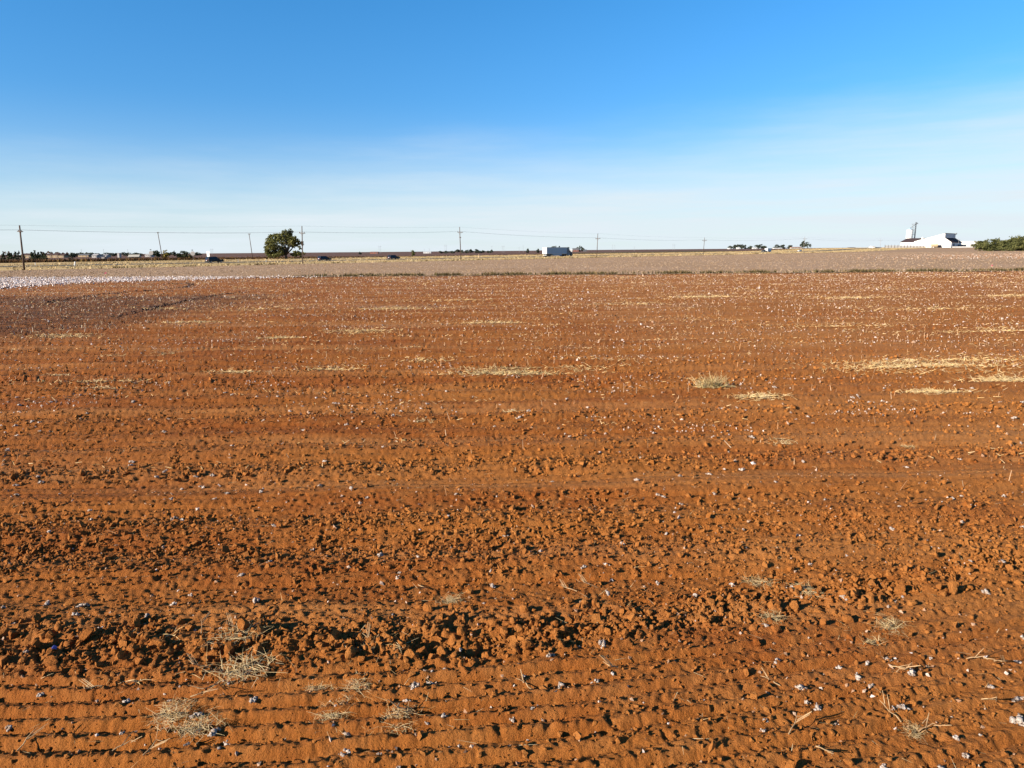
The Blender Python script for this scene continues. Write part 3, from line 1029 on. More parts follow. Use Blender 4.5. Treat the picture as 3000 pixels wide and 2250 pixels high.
# berms thrown up where the tractor turned, their shadow painted as dark colour
bx_, by_ = [], []
for path in (((120, 890), (271, 866), (400, 854), (484, 848), (540, 842), (563, 836), (548, 829), (500, 832)), ((330, 930), (380, 920), (511, 888), (600, 870), (700, 858))):
    P_ = [gp(*p) for p in path]
    for a_, b_ in zip(P_[:-1], P_[1:]):
        m_ = int(math.dist(a_, b_) * 9)
        t_ = rng.random(m_)
        bx_.append(a_[0] + (b_[0] - a_[0]) * t_ + rng.normal(0, 0.12, m_))
        by_.append(a_[1] + (b_[1] - a_[1]) * t_ + rng.normal(0, 0.22, m_))
bx_, by_ = np.concatenate(bx_), np.concatenate(by_)
br_ = rng.uniform(0.03, 0.09, len(bx_))
scatter('turned_soil', crumb_protos, np.stack([bx_, by_, H(bx_, by_) + br_ * 0.3], -1), rand_rot(len(bx_), rng), br_, M['darkstubble'],
        'curving berms of turned soil left by a tractor, shadow painted dark', 'soil', tint=rng.uniform(0.0, 0.55, len(bx_)))

# dark trashy stubble of the plot to the left
dx = rng.uniform(-62, -15.5, 20000)
dy = rng.uniform(25, 52, 20000)
keep = (dx > -0.86 * dy - 2) & (rng.random(20000) < 0.55 + 0.45 * gnoise(dx / 4, dy / 1.5, 44))
dx, dy = dx[keep], dy[keep]
sh = rng.uniform(0.06, 0.20, len(dx))
sw = rng.uniform(0.012, 0.028, len(dx))
scatter('dark_stubble', [ST], np.stack([dx, dy, H(dx, dy) - 0.01], -1), upright_rot(len(dx), rng, 0.7), np.stack([sw, sw, sh], -1),
        M['darkstubble'], 'dark brown stubble and trash covering the left plot', 'stubble')

# ------------------------------------------------------------------ straw
def blade(rg, L, bend, w):
    """a thin curved three-sided stem"""
    a = rg.uniform(0, 2 * PI)
    lean = rg.uniform(0.25, 1.45)
    n = 4
    vs = []
    p = np.array([0.0, 0, 0])
    for k in range(n):
        t = k / (n - 1)
        el = PI / 2 - lean - bend * t
        if k:
            p = p + L / (n - 1) * np.array([math.cos(a) * math.cos(el), math.sin(a) * math.cos(el), math.sin(el)])
        ww = w * (1 - 0.7 * t)
        side = np.array([-math.sin(a), math.cos(a), 0]) * ww
        vs += [p + side, p - side, p + np.array([0, 0, ww * 1.4])]
    fs = []
    for k in range(n - 1):
        for j in range(3):
            j2 = (j + 1) % 3
            fs.append((k * 3 + j, k * 3 + j2, k * 3 + 3 + j2))
            fs.append((k * 3 + j, k * 3 + 3 + j2, k * 3 + 3 + j))
    V_ = np.array(vs)
    V_[:, 2] = np.maximum(V_[:, 2], 0.004 + 0.01 * rg.random())
    return V_, np.array(fs)


def tuft_mesh(name, rg, n, L, spread_r, mat, w=0.0022, flat=1.0):
    Vs, Fs, Ts, off = [], [], [], 0
    for _ in range(n):
        v, f = blade(rg, L * rg.uniform(0.4, 1.2), rg.uniform(0.1, 2.4), w * rg.uniform(0.7, 1.4))
        v[:, 2] *= flat
        q = rg.normal(0, spread_r, 2)
        v = v + np.array([q[0], q[1] * 0.6, 0])
        Vs.append(v)
        Fs.append(f + off)
        Ts.append(np.full(len(v), rg.random()))
        off += len(v)
    me = np_mesh(name, np.concatenate(Vs), np.concatenate(Fs), False, np.concatenate(Ts))
    me.materials.append(mat)
    return me


tuft_a = [tuft_mesh('straw_tuft', rng, 260, 0.12, 0.07, M['straw'], 0.0014, 0.5) for _ in range(4)]
tuft_u = [tuft_mesh('upright_straw', rng, 16, 0.13, 0.010, M['straw'], 0.0022, 1.25) for _ in range(2)]
TUFTS = [  # px, py, scale, upright, what sets it apart
    (705, 1975, 1.55, 0, 'large tangled heap of straw below the band of clods'),
    (500, 2105, 1.0, 0, 'tangled straw clump beside white bolls among the nearest furrows'),
    (575, 2148, 1.0, 0, None), (700, 1882, 1.15, 0, None), (507, 1866, 1.0, 1, None), (405, 1998, 1.0, 1, None),
    (2560, 1882, 0.9, 0, None), (2610, 1838, 1.0, 0, None), (2222, 1706, 0.95, 0, None), (2360, 1732, 0.9, 0, None),
    (2262, 1812, 0.8, 0, None), (1170, 2115, 1.0, 0, None), (1045, 2022, 0.8, 0, None), (1090, 1890, 0.9, 0, None), (1172, 1915, 0.7, 1, None),
    (975, 2098, 1.0, 0, None), (930, 2010, 0.8, 0, None), (2655, 1300, 1.0, 0, None), (1320, 1752, 0.7, 0, None), (2680, 2150, 0.6, 0, None)]
for (px, py, s, up, lab) in TUFTS:
    x, y = gp(px, py)
    o = bpy.data.objects.new('straw_tuft' if not up else 'upright_straw', (tuft_u if up else tuft_a)[random.randrange(2 if up else 4)])
    COL.objects.link(o)
    o.location = (x, y, float(H(x, y)) + 0.006)
    o.rotation_euler = (0, 0, random.uniform(0, 6.28))
    o.scale = (s, s, s)
    if lab:
        tag(o, lab, 'straw')
    elif up:
        tag(o, 'small upright tuft of cut straw on the red soil', 'straw', 'upright straw tufts')
    else:
        tag(o, 'small flat clump of dry straw lying on the red soil', 'straw', 'straw clumps on the ploughed field')

# heaps of dry grass further out
def heap(name, px, py, wpx, hpx, n, mat, label, group=None, flat=0.42):
    n = int(n * 1.5)
    wpx *= 1.25
    hpx *= 0.8
    x, y = gp(px, py)
    d = math.hypot(x, y)
    wid = wpx / FPX * d * 0.5
    rg = np.random.default_rng(int(px * 7 + py))
    Vs, Fs, Ts, off = [], [], [], 0
    L = max(0.10, hpx / FPX * d * 1.1)
    for _ in range(n):
        v, f = blade(rg, L * rg.uniform(0.5, 1.4), rg.uniform(0.0, 1.0), 0.0024 + 0.00028 * d)
        v[:, 2] *= flat
        q = np.clip(rg.normal(0, 0.46, 2), -1.0, 1.0)
        ox, oy = q[0] * wid, q[1] * wid * 0.55
        v = v + np.array([ox, oy, float(H(x + ox, y + oy))])
        Vs.append(v)
        Fs.append(f + off)
        Ts.append(np.full(len(v), rg.random()))
        off += len(v)
    me = np_mesh(name, np.concatenate(Vs), np.concatenate(Fs), False, np.concatenate(Ts))
    o = link(name, me, mat)
    o.location = (x, y, 0)
    return tag(o, label, 'dry grass', group)


G = 'dry grass patches on the ploughed field'
LAB = 'low patch of dry yellow grass lying on the red field'
heap('dry_grass_patch', 1480, 1090, 270, 34, 330, M['greenstraw'], 'wide flattened patch of grey-green dry grass in mid field')
heap('grass_clump', 2085, 1134, 62, 40, 240, M['greenstraw'], 'round greenish clump of dry grass on the clod strip', flat=1.1)
heap('dry_grass_patch', 2690, 1068, 340, 26, 420, M['straw'], 'long pale straw-yellow band of dry grass')
HEAPS = ((1480, 1090, 270), (2690, 1068, 360), (2500, 1050, 160))
for a in ((2940, 1112, 120, 30, 170), (2730, 1150, 110, 26, 130), (2215, 1165, 110, 26, 110), (1500, 1203, 50, 22, 60), (825, 988, 75, 20, 110),
          (1430, 946, 140, 14, 140), (1060, 971, 150, 12, 140), (565, 945, 110, 12, 90), (1205, 1015, 60, 12, 60), (2060, 870, 115, 12, 240),
          (2500, 872, 140, 12, 110), (1150, 905, 120, 12, 160), (2960, 868, 120, 12, 80), (300, 1138, 90, 20, 60), (170, 1098, 70, 16, 60),
          (700, 1090, 90, 18, 70), (960, 1078, 110, 18, 80), (190, 985, 120, 16, 90), (1240, 1230, 60, 18, 40), (2950, 965, 120, 12, 70),
          (2290, 1296, 70, 18, 60), (330, 1040, 60, 14, 40), (480, 1035, 60, 14, 40)):
    heap('dry_grass_patch', a[0], a[1], a[2], a[3], a[4], M['straw'], LAB, G)

dxs, dys = [], []
drift = [(1480, 1092, 300, 420), (2690, 1070, 420, 620), (2560, 1085, 260, 160), (2880, 1050, 260, 220), (2940, 1112, 170, 220), (2730, 1150, 180, 170), (2215, 1168, 160, 170),
         (825, 988, 120, 180), (1430, 946, 200, 260), (1060, 971, 220, 260), (565, 945, 170, 180), (2060, 870, 260, 260), (2500, 872, 240, 240), (1150, 905, 300, 260),
         (2960, 868, 220, 180), (300, 1120, 240, 150), (700, 1088, 160, 130), (960, 1078, 170, 140), (190, 985, 220, 200), (2900, 968, 260, 200), (2450, 955, 400, 200),
         (1700, 1080, 260, 130), (1850, 890, 300, 200), (780, 905, 300, 200), (1330, 880, 240, 160), (2750, 905, 260, 180), (480, 905, 200, 120), (1250, 1055, 160, 90)]
for (px, py, wpx, m_) in drift:
    x, y = gp(px, py)
    d = math.hypot(x, y)
    w_ = wpx / FPX * d * 0.5
    dxs.append(x + rng.normal(0, 0.55, m_) * w_)
    dys.append(y + rng.normal(0, 0.20, m_) * w_)
dxs, dys = np.concatenate(dxs), np.concatenate(dys)
dw = rng.uniform(0.004, 0.008, len(dxs)) * (0.8 + 0.045 * dys)
scatter('straw_drifts', [ST], np.stack([dxs, dys, H(dxs, dys) + 0.015], -1), lying_rot(len(dxs), rng), np.stack([dw, dw, rng.uniform(0.05, 0.14, len(dxs)) * (1 + 0.012 * dys)], -1),
        M['straw'], 'soft pale drifts of broken straw round the grass patches', 'straw', tint=rng.random(len(dxs)) * 0.75)

# single straws lying about
bl = []
for k in range(8):
    v, f = blade(rng, 1.0, 0.2, 0.018)
    v[:, 2] = v[:, 2] * 0.15 + 0.02
    bl.append((v, f))
qx, qy = spread(2600, 2.9, 16, 0.2)
scatter('loose_straws', bl, np.stack([qx, qy, H(qx, qy) + 0.004], -1), upright_rot(2600, rng, 0.15), rng.uniform(0.04, 0.13, 2600) * (0.8 + 0.04 * qy),
        M['straw'], 'single straws lying loose on the red soil', 'straw')

# dry cotton stalks
stalk_meshes = []
for k in range(5):
    mb = MB()
    L = random.uniform(0.10, 0.19)
    mid = (L * 0.5, random.uniform(-0.02, 0.02), 0.012)
    mb.tube([(0, 0, 0.004), (L * 0.25, random.uniform(-0.015, 0.015), 0.012), mid, (L * 0.8, random.uniform(-0.03, 0.03), 0.022), (L, random.uniform(-0.04, 0.04), 0.020)], [0.0042, 0.0036, 0.0034, 0.0026, 0.0012], 5)
    for j in range(random.randint(1, 3)):
        t = random.uniform(0.35, 0.8)
        s = random.choice((-1, 1))
        mb.tube([(L * t, 0, 0.012), (L * t + 0.04, s * 0.035, 0.035), (L * t + 0.07, s * 0.06, 0.05)], [0.003, 0.0026, 0.0015], 4)
    me = bpy.data.meshes.new('dry_stalk')
    me.from_pydata(mb.v, [], mb.f)
    me.materials.append(M['stalk'])
    stalk_meshes.append(me)
ST3 = [(2610, 1960), (2830, 1945), (2912, 1940), (2875, 2058), (2640, 2110), (2690, 2150), (2285, 2010), (2310, 2160), (2390, 2190), (2625, 1980),
       (1090, 1885), (1170, 2078), (1190, 2085), (1750, 1710), (1690, 1720), (545, 2080), (560, 2060), (640, 2020), (300, 2020), (590, 1860),
       (700, 1860), (330, 2210), (50, 2200), (420, 2225), (620, 1960), (1810, 1960), (1560, 2020), (2030, 1410), (2035, 1530), (1225, 1700)]
for (px, py) in ST3:
    x, y = gp(px, py)
    o = bpy.data.objects.new('dry_stalk', stalk_meshes[random.randrange(5)])
    COL.objects.link(o)
    o.location = (x, y, float(H(x, y)) + 0.008)
    o.rotation_euler = (random.uniform(-0.2, 0.2), random.uniform(-0.5, 0.1), random.uniform(0, 6.28))
    tag(o, 'dry broken twig of cotton stalk lying on the soil', 'stalk', 'dry stalks on the ploughed field')

x, y = gp(160, 1920)
mb = MB()
mb.add([(-0.032, -0.018, 0), (0.0, -0.022, 0.022), (0.035, -0.010, 0.006), (0.030, 0.016, 0.020), (-0.004, 0.020, 0.036), (-0.030, 0.014, 0.010),
        (-0.030, -0.016, -0.004), (0.0, -0.020, 0.017), (0.033, -0.009, 0.001), (0.028, 0.014, 0.015), (-0.004, 0.018, 0.031), (-0.028, 0.012, 0.005)],
       [(0, 1, 4, 5), (1, 2, 3, 4), (11, 10, 7, 6), (10, 9, 8, 7), (0, 6, 7, 1), (1, 7, 8, 2), (2, 8, 9, 3), (3, 9, 10, 4), (4, 10, 11, 5), (5, 11, 6, 0)])
o = mb.build('plastic_scrap', M['blueplastic'])
o.scale = (0.7, 0.7, 0.7)
o.location = (x, y, float(H(x, y)) + 0.02)
tag(o, 'crumpled blue plastic scrap among the soil clods', 'litter')

# ------------------------------------------------------------------ plants of the cotton field
def tri_blades(n, rg):
    Vs, Fs = [], []
    for k in range(n):
        a = rg.uniform(0, 2 * PI)
        r = rg.uniform(0, 0.45)
        b = np.array([r * math.cos(a * 2.3), r * math.sin(a * 2.3), 0])
        tip = b + np.array([rg.normal(0, 0.35), rg.normal(0, 0.35), rg.uniform(0.55, 1.1)])
        s = np.array([math.cos(a), math.sin(a), 0]) * 0.16
        Vs += [b - s, b + s, tip]
        Fs.append((3 * k, 3 * k + 1, 3 * k + 2))
    return np.array(Vs), np.array(Fs)


plants = [tri_blades(4, rng) for _ in range(8)]
n = 90000
px_ = rng.uniform(-135, 430, n)
yy = 85.5 + (rng.random(n) ** 1.5) * (np.maximum(236 + 1.1 * px_, 85.6) - 85.5)
keep = (np.abs(px_) < 0.80 * yy + 4) & (yy < 420)
px_, yy = px_[keep][:30000], yy[keep][:30000]
vv = yy - 0.05 * px_
yy = yy + (np.round(vv / 1.016) * 1.016 - vv) * 0.7
ph = rng.uniform(0.06, 0.17, len(px_))
pw = rng.uniform(0.12, 0.26, len(px_)) * (1 + 0.0015 * yy)
scatter('cotton_plants', plants, np.stack([px_, yy, T(px_, yy) + 0.03], -1), upright_rot(len(px_), rng, 0.15), np.stack([pw, pw, ph], -1), M['pinkplant'],
        'brown dried cotton plants filling the field before the verge', 'cotton plants')
# unpicked white cotton: left plot and the pale patch far right
n = 26000
wx = rng.uniform(-90, -16, n)
wy = rng.uniform(57, 93, n)
keep = inside(WHITE_POLY, wx + rng.normal(0, 1.5, n), wy + rng.normal(0, 1.7, n)) & (wx > -0.84 * wy - 2) & (rng.random(n) < 0.12 + 0.88 * (1 - ss(-46, -18, wx)))
wx, wy = wx[keep][:9000], wy[keep][:9000]
scatter('open_cotton', lint_protos, np.stack([wx, wy, 0.04 + rng.uniform(0, 0.09, len(wx))], -1), rand_rot(len(wx), rng), rng.uniform(0.035, 0.085, len(wx)),
        M['cotton_open'], 'white open cotton covering the plot at the field corner', 'cotton')
n = 16000
wx = rng.uniform(70, 330, n)
wy = rng.uniform(160, 270, n)
q = wx / wy
keep = (q < 0.82) & (rng.random(n) < ss(0.40, 0.72, q) * (0.15 + 0.85 * ss(-0.25, 0.4, gnoise(wx / 18, wy / 6, 45))))
wx, wy = wx[keep], wy[keep]
scatter('far_open_cotton', lint_protos, np.stack([wx, wy, 0.15 + rng.uniform(0, 0.2, len(wx))], -1), rand_rot(len(wx), rng), rng.uniform(0.06, 0.15, len(wx)),
        M['lint'], 'pale lint-white patch of unpicked cotton before the gin', 'cotton')
# weeds along the edge of the ploughed land
n = 3600
wx = rng.uniform(-26, 72, n)
wy = 85.8 + np.abs(rng.normal(0, 0.9, n))
dens = ss(-0.35, 0.35, gnoise(wx / 3.5, wy * 0 + 3.3, 46)) * ss(-26, -20, wx)
keep = rng.random(n) < 0.15 + 0.85 * dens
wx, wy = wx[keep], wy[keep]
scatter('field_edge_weeds', plants, np.stack([wx, wy, np.full(len(wx), 0.02)], -1), upright_rot(len(wx), rng, 0.2),
        np.stack([rng.uniform(0.2, 0.42, len(wx))] * 2 + [rng.uniform(0.22, 0.55, len(wx))], -1), M['weed'],
        'dark weeds growing along the edge of the ploughed land', 'weeds')
# shrubby dark clumps on the grass boundary near the poles
n = 2600
wx, wc = rng.uniform(-110, 330, n), 239 + np.abs(rng.normal(0, 2.5, n))
keep = rng.random(n) < 0.1 + 0.9 * ss(0.0, 0.5, gnoise(wx / 7, wc * 0, 47))
wx, wc = wx[keep], wc[keep]
wy = wc + 1.1 * wx
scatter('verge_weeds', plants, np.stack([wx, wy, T(wx, wy)], -1), upright_rot(len(wx), rng, 0.2),
        np.stack([rng.uniform(0.4, 0.8, len(wx))] * 2 + [rng.uniform(0.3, 0.65, len(wx))], -1), M['weed'],
        'dark weeds along the foot of the dry verge', 'weeds')
# dry grass of the verge
n = 24000
wx = rng.uniform(-150, 480, n)
wc = 238 + (rng.random(n) ** 1.2) * 236
wy = wc + 1.1 * wx
keep = (wy > 95) & (np.abs(wx) < 0.8 * wy + 5) & ~((wc > 306) & (wc < 334)) & (rng.random(n) < 0.45 + 0.55 * ss(-0.3, 0.3, gnoise(wx / 20, wc / 9, 48)))
wx, wy, wc = wx[keep], wy[keep], wc[keep]
scatter('dry_grass', plants, np.stack([wx, wy, T(wx, wy)], -1), upright_rot(len(wx), rng, 0.2),
        np.stack([rng.uniform(0.5, 1.1, len(wx))] * 2 + [rng.uniform(0.15, 0.55, len(wx))], -1), M['drygrass'],
        'golden dry grass of the verge on both sides of the highway', 'grass')
# brush line beyond the highway, tall and dense to the left
n = 16000
wx = rng.uniform(-210, 420, n)
wc = 472 + rng.normal(0, 7, n)
wy = wc + 1.1 * wx
q = wx / wy
tall = 1 - ss(-0.52, -0.05, q)
dens = 0.25 + 0.75 * np.maximum(tall, ss(0.0, 0.5, gnoise(wx / 16, wc / 30, 49)) * 0.8)
keep = (wy > 200) & (np.abs(q) < 0.85) & (rng.random(n) < dens)
wx, wy, tall = wx[keep], wy[keep], tall[keep]
hh = (0.40 + 1.15 * tall) * rng.uniform(0.6, 1.15, len(wx))
scatter('brush_line', plants, np.stack([wx, wy, T(wx, wy)], -1), upright_rot(len(wx), rng, 0.25),
        np.stack([rng.uniform(0.9, 1.7, len(wx))] * 2 + [hh], -1), M['brush'],
        'dark brown brush growing in a line beyond the highway', 'brush')

# ------------------------------------------------------------------ utility poles and wires
def pole_at(base, top, r0, r1, label, arms, mat, group, name='utility_pole'):
    """base, top: points; arms: list of (fraction down from the top in m, half length, tilt)"""
    bx, by, bz = base
    t = empty(name, base, 0, label, 'utility pole', group)
    tv = Vector(top) - Vector(base)
    MB().tube([(0, 0, -0.5), tv * 0.5, tv], [r0, (r0 + r1) / 2, r1], 8).build('shaft', mat, t, True)
    line = Vector((1, 1.1, 0)).normalized()
    across = Vector((0.74, -0.67, 0))
    pts_ = []
    for (dn, half, tilt, doub) in arms:
        c = tv * (1 - dn / tv.length)
        a = c - across * half + Vector((0, 0, tilt))
        b = c + across * half - Vector((0, 0, tilt))
        for s in ((-1, 1) if doub else (1,)):
            o_ = line * 0.16 * s
            MB().tube([a + o_, b + o_], 0.075, 4).build('crossarm', mat, t)
        for e in (a, b):
            e2 = e + (c - e) * 0.10
            MB().tube([e2, e2 + Vector((0, 0, 0.20)), e2 + Vector((0, 0, 0.30))], [0.05, 0.08, 0.03], 6).build('insulator', M['palepole'], t)
            pts_.append(Vector(base) + e2 + Vector((0, 0, 0.30)))
        if half > 0.8:
            for e in (a, b):
                MB().tube([c + (e - c) * 0.62, c - Vector((0, 0, 0.75))], 0.03, 4).build('brace', mat, t)
    pts_.append(Vector(top))
    return pts_


GP = 'utility poles along the highway'
main = [  # base px, top px, top py, arm drop m, label
    (65, 57, 660, 1.15, 'dark utility pole standing beside the white cotton plot', 1, 0.19),
    (885, 884.5, 662, 1.75, 'dark utility pole standing just right of the large round tree', 1, 0.16),
    (1350, 1346.5, 665, 1.6, 'utility pole with a second short arm, between the dark cars and the semi truck', 1, 0.15),
    (1748.5, 1751.5, 684, 1.9, 'utility pole standing just ahead of the semi truck', 1, 0.14),
    (2060, 2064.5, 696, 1.3, 'utility pole standing alone before the green field', 1, 0.14),
    (2353, 2358, 694, 1.2, 'pale utility pole standing in front of the single round tree', 1, 0.14)]
ends = []
for i_, (bx, tx, ty, dn, lab, dbl, r0) in enumerate(main):
    X, Y = on_line(bx, 240)
    top = at(tx, ty, Y)
    arms = [(dn, 1.15, 0.06 if i_ < 3 else 0.0, i_ < 2)]
    if i_ == 2:
        arms.append((3.2, 0.35, 0.0, False))
    ends.append(pole_at((X, Y, 0), top, r0, r0 * 0.62, lab, arms, M['pole'] if i_ < 5 else M['palepole'], GP)[:2] + [Vector(top)])
# the next poles of the same line on either side
X9, Y9 = on_line(2579, 240)
Y9 = 560
X9 = at(2579, 726, Y9)[0]
top9 = at(2580, 699, Y9)
e9 = pole_at((X9, Y9, float(T(X9, Y9))), top9, 0.14, 0.09, 'faint utility pole before the white fence of the gin', [(1.4, 1.3, 0, False)], M['farpole'], GP)
X10, Y10, _ = at(2808, 720, 690)
top10 = at(2809, 698, 690)
e10 = pole_at((X10, Y10, float(T(X10, Y10))), top10, 0.14, 0.09, 'faint utility pole before the long white shed', [(1.2, 1.3, 0, False)], M['farpole'], GP)
e0 = pole_at((-121, 104, 0), (-121.5, 104, 8.6), 0.19, 0.12, 'dark utility pole at the outer corner of the white cotton plot', [(1.15, 1.15, 0.06, True)], M['pole'], GP)
ends = [e0[:2] + [e0[-1]]] + ends + [e9[:2] + [e9[-1]], e10[:2] + [e10[-1]]]


def cable(pts_, sag, r, label, group):
    path = []
    for a, b in zip(pts_[:-1], pts_[1:]):
        n_ = 14
        for k in range(n_):
            t = k / n_
            p = a.lerp(b, t)
            p.z -= sag * 4 * t * (1 - t) * (b - a).length / 70
            path.append(p)
    path.append(pts_[-1])
    o = MB().tube(path, r, 4).build('power_line', M['wire'])
    return tag(o, label, 'power line', group)


cable([e[0] for e in ends], 0.45, 0.011, 'thin wire on the highway-side crossarm ends of the roadside poles', None)
cable([e[1] for e in ends], 0.45, 0.011, 'thin wire on the field-side crossarm ends of the roadside poles', None)
cable([e[2] for e in ends], 0.35, 0.009, 'thin wire strung along the tops of the roadside poles', None)
# two leaning poles beyond the highway
lean = []
for (bx, D, tx, ty, lab) in ((477, 290, 462, 680, 'leaning utility pole between the dark and the yellow roadside tree'),
                             (741, 310, 729.5, 684, 'leaning utility pole standing left of the large round tree')):
    X, _, _ = at(bx, 762, D)
    top = at(tx, ty, D)
    lean.append(pole_at((X, D, 0), top, 0.17, 0.11, lab, [(0.25, 0.95, 0, False)], M['pole'], 'leaning poles beyond the highway'))
cable([Vector(lean[0][0]), Vector(lean[1][0])], 0.4, 0.010, 'thin wire strung between the two leaning poles', None)
# far transmission structures and poles
k_far = 0
for (px, top, two) in ((239, 730, 0), (304, 729, 0), (375, 730, 0), (621, 728, 1), (1113, 719, 1), (1306, 717, 1), (1441, 720, 0), (1474, 719, 1),
                       (1521, 724, 0), (1533, 719, 0), (1258, 728, 0), (1794, 716, 0), (1801, 718, 0), (1858, 722, 0), (1973, 714, 1), (1243, 729, 0)):
    D = 1300
    b = at(px, 740, D)
    tz = at(px, top, D)[2]
    t = empty('transmission_pole', (b[0], D, 0), 0, None, None)
    if two:
        tag(t, 'faint far twin-legged transmission structure on the horizon', 'transmission pole', 'twin transmission poles')
        for s in (-1.4, 1.4):
            MB().tube([(s, 0, -0.5), (s, 0, tz)], [0.20, 0.13], 6).build('leg', M['farpole'], t)
        MB().tube([(-3.4, 0, tz - 2.2), (3.4, 0, tz - 2.2)], 0.10, 4).build('crossarm', M['farpole'], t)
    else:
        tag(t, 'faint far single pole on the horizon', 'utility pole', 'single far poles')
        MB().tube([(0, 0, -0.5), (0, 0, tz)], [0.20, 0.13], 6).build('shaft', M['farpole'], t)
        MB().tube([(-1.2, 0, tz - 1.0), (1.2, 0, tz - 1.0)], 0.09, 4).build('crossarm', M['farpole'], t)

# ------------------------------------------------------------------ stakes, markers, signs
for (px, py0, py1, lab, fl) in ((991, 790, 812, 'tall pale wooden stake at the field edge, beside the first dark weeds', 0),
                                (313, 796, 816, 'wooden stake with a pink ribbon at the edge of the white cotton', 1),
                                (1652, 786, 801, 'pale wooden stake at the field edge below the semi truck', 0),
                                (2288, 783, 796, 'short wooden stake at the field edge below the pickup and box trailer', 0),
                                (2907, 774, 787, 'wooden stake with orange tip at the field edge before the gin', 1),
                                (164, 809, 815, 'stubby white peg on the edge of the white cotton', 0)):
    x, y = gp(px, py1)
    h = at(px, py0, y)[2]
    t = empty('survey_stake', (x, y, 0), 0.3, lab, 'stake')
    MB().prism([(-0.035, -0.1), (0.035, -0.1), (0.035, h - 0.06), (0, h), (-0.035, h - 0.06)], -0.015, 0.015).build('lath', M['stake'], t)
    if fl:
        MB().prism([(-0.20, h - 0.28), (0.045, h - 0.20), (0.045, h - 0.06), (-0.16, h - 0.10)], -0.025, 0.025).build('ribbon', M['pink'], t)
for (px, py0, py1, ln, w, lab) in ((104, 770, 777, 0, 0.10, 'short white marker post in the verge grass'),
                                   (218, 767, 781, 0.30, 0.16, 'leaning white marker post in the verge grass'),
                                   (698, 760, 768, 0, 0.06, 'small white delineator post right of the black SUV'),
                                   (780, 761, 770, 0, 0.06, 'small white delineator post below the large round tree'),
                                   (1403, 745, 758, 0, 0.10, 'brown wooden post in the verge left of the semi truck')):
    x, y = gp(px, py1)
    h = at(px, py0, y)[2]
    t = empty('marker_post', (x, y, 0), 0, lab, 'post')
    mt = M['stake'] if px == 1403 else M['white']
    MB().tube([(0, 0, -0.2), (ln * 0.5, 0, h * 0.5), (ln, 0, h)], [w, w, w * 0.9], 8).build('shaft', mt, t)
    MB().tube([(ln, 0, h), (ln * 1.05, 0, h + 0.05)], [w * 1.1, w * 0.5], 8).build('cap', mt, t)
for (px, py0, py1, D, lab, shape) in ((442, 734, 748, 235, 'pale octagonal sign plate seen from behind, left of the leaning pole', 'oct'),
                                      (564, 735, 750, 245, 'pale octagonal sign plate seen from behind, right of the dark rounded tree', 'oct'),
                                      (609, 736, 752, 212, 'tall white rectangular road sign above the black SUV', 'rect')):
    x, _, zt = at(px, py0, D)
    zb = at(px, py1, D)[2]
    t = empty('road_sign', (x, D, 0), math.radians(12 if px < 600 else -12), lab, 'road sign')
    c = (zt + zb) / 2
    r = (zt - zb) / 2
    MB().tube([(0, 0.06, -0.3), (0, 0.06, c + r * 0.8)], 0.05, 6).build('post', M['palepole'], t)
    if shape == 'oct':
        pts8 = [(r * 0.88 * math.cos(PI / 8 + k * PI / 4), c + r * 0.88 * math.sin(PI / 8 + k * PI / 4)) for k in range(8)]
        MB().prism(pts8, -0.02, 0.02).build('plate', M['offwhite'], t)
        MB().box(-0.30, 0.18, -0.02, 0.02, zt + 0.10, zt + 0.42).build('name_plate', M['steel'], t)
    else:
        MB().box(-r * 0.55, r * 0.55, -0.02, 0.02, zb, zt).build('plate', M['white'], t)
        MB().box(-r * 0.45, r * 0.45, 0.021, 0.05, c - 0.05, c + 0.05).build('bracket', M['steel'], t)

# ------------------------------------------------------------------ vehicles
HEAD = math.atan2(1.1, 1.0)


def wheel(parent, x, y, r, w=0.22):
    t = MB().tube([(x, y - w / 2, r), (x, y - w * 0.42, r), (x, y + w * 0.42, r), (x, y + w / 2, r)], [r * 0.86, r, r, r * 0.86], 18).build('tyre', M['tyre'], parent, True)
    for s in (-1, 1):
        MB().tube([(x, y + s * (w / 2 - 0.01), r), (x, y + s * (w / 2 + 0.012), r)], r * 0.58, 12).build('rim', M['rim'], t)


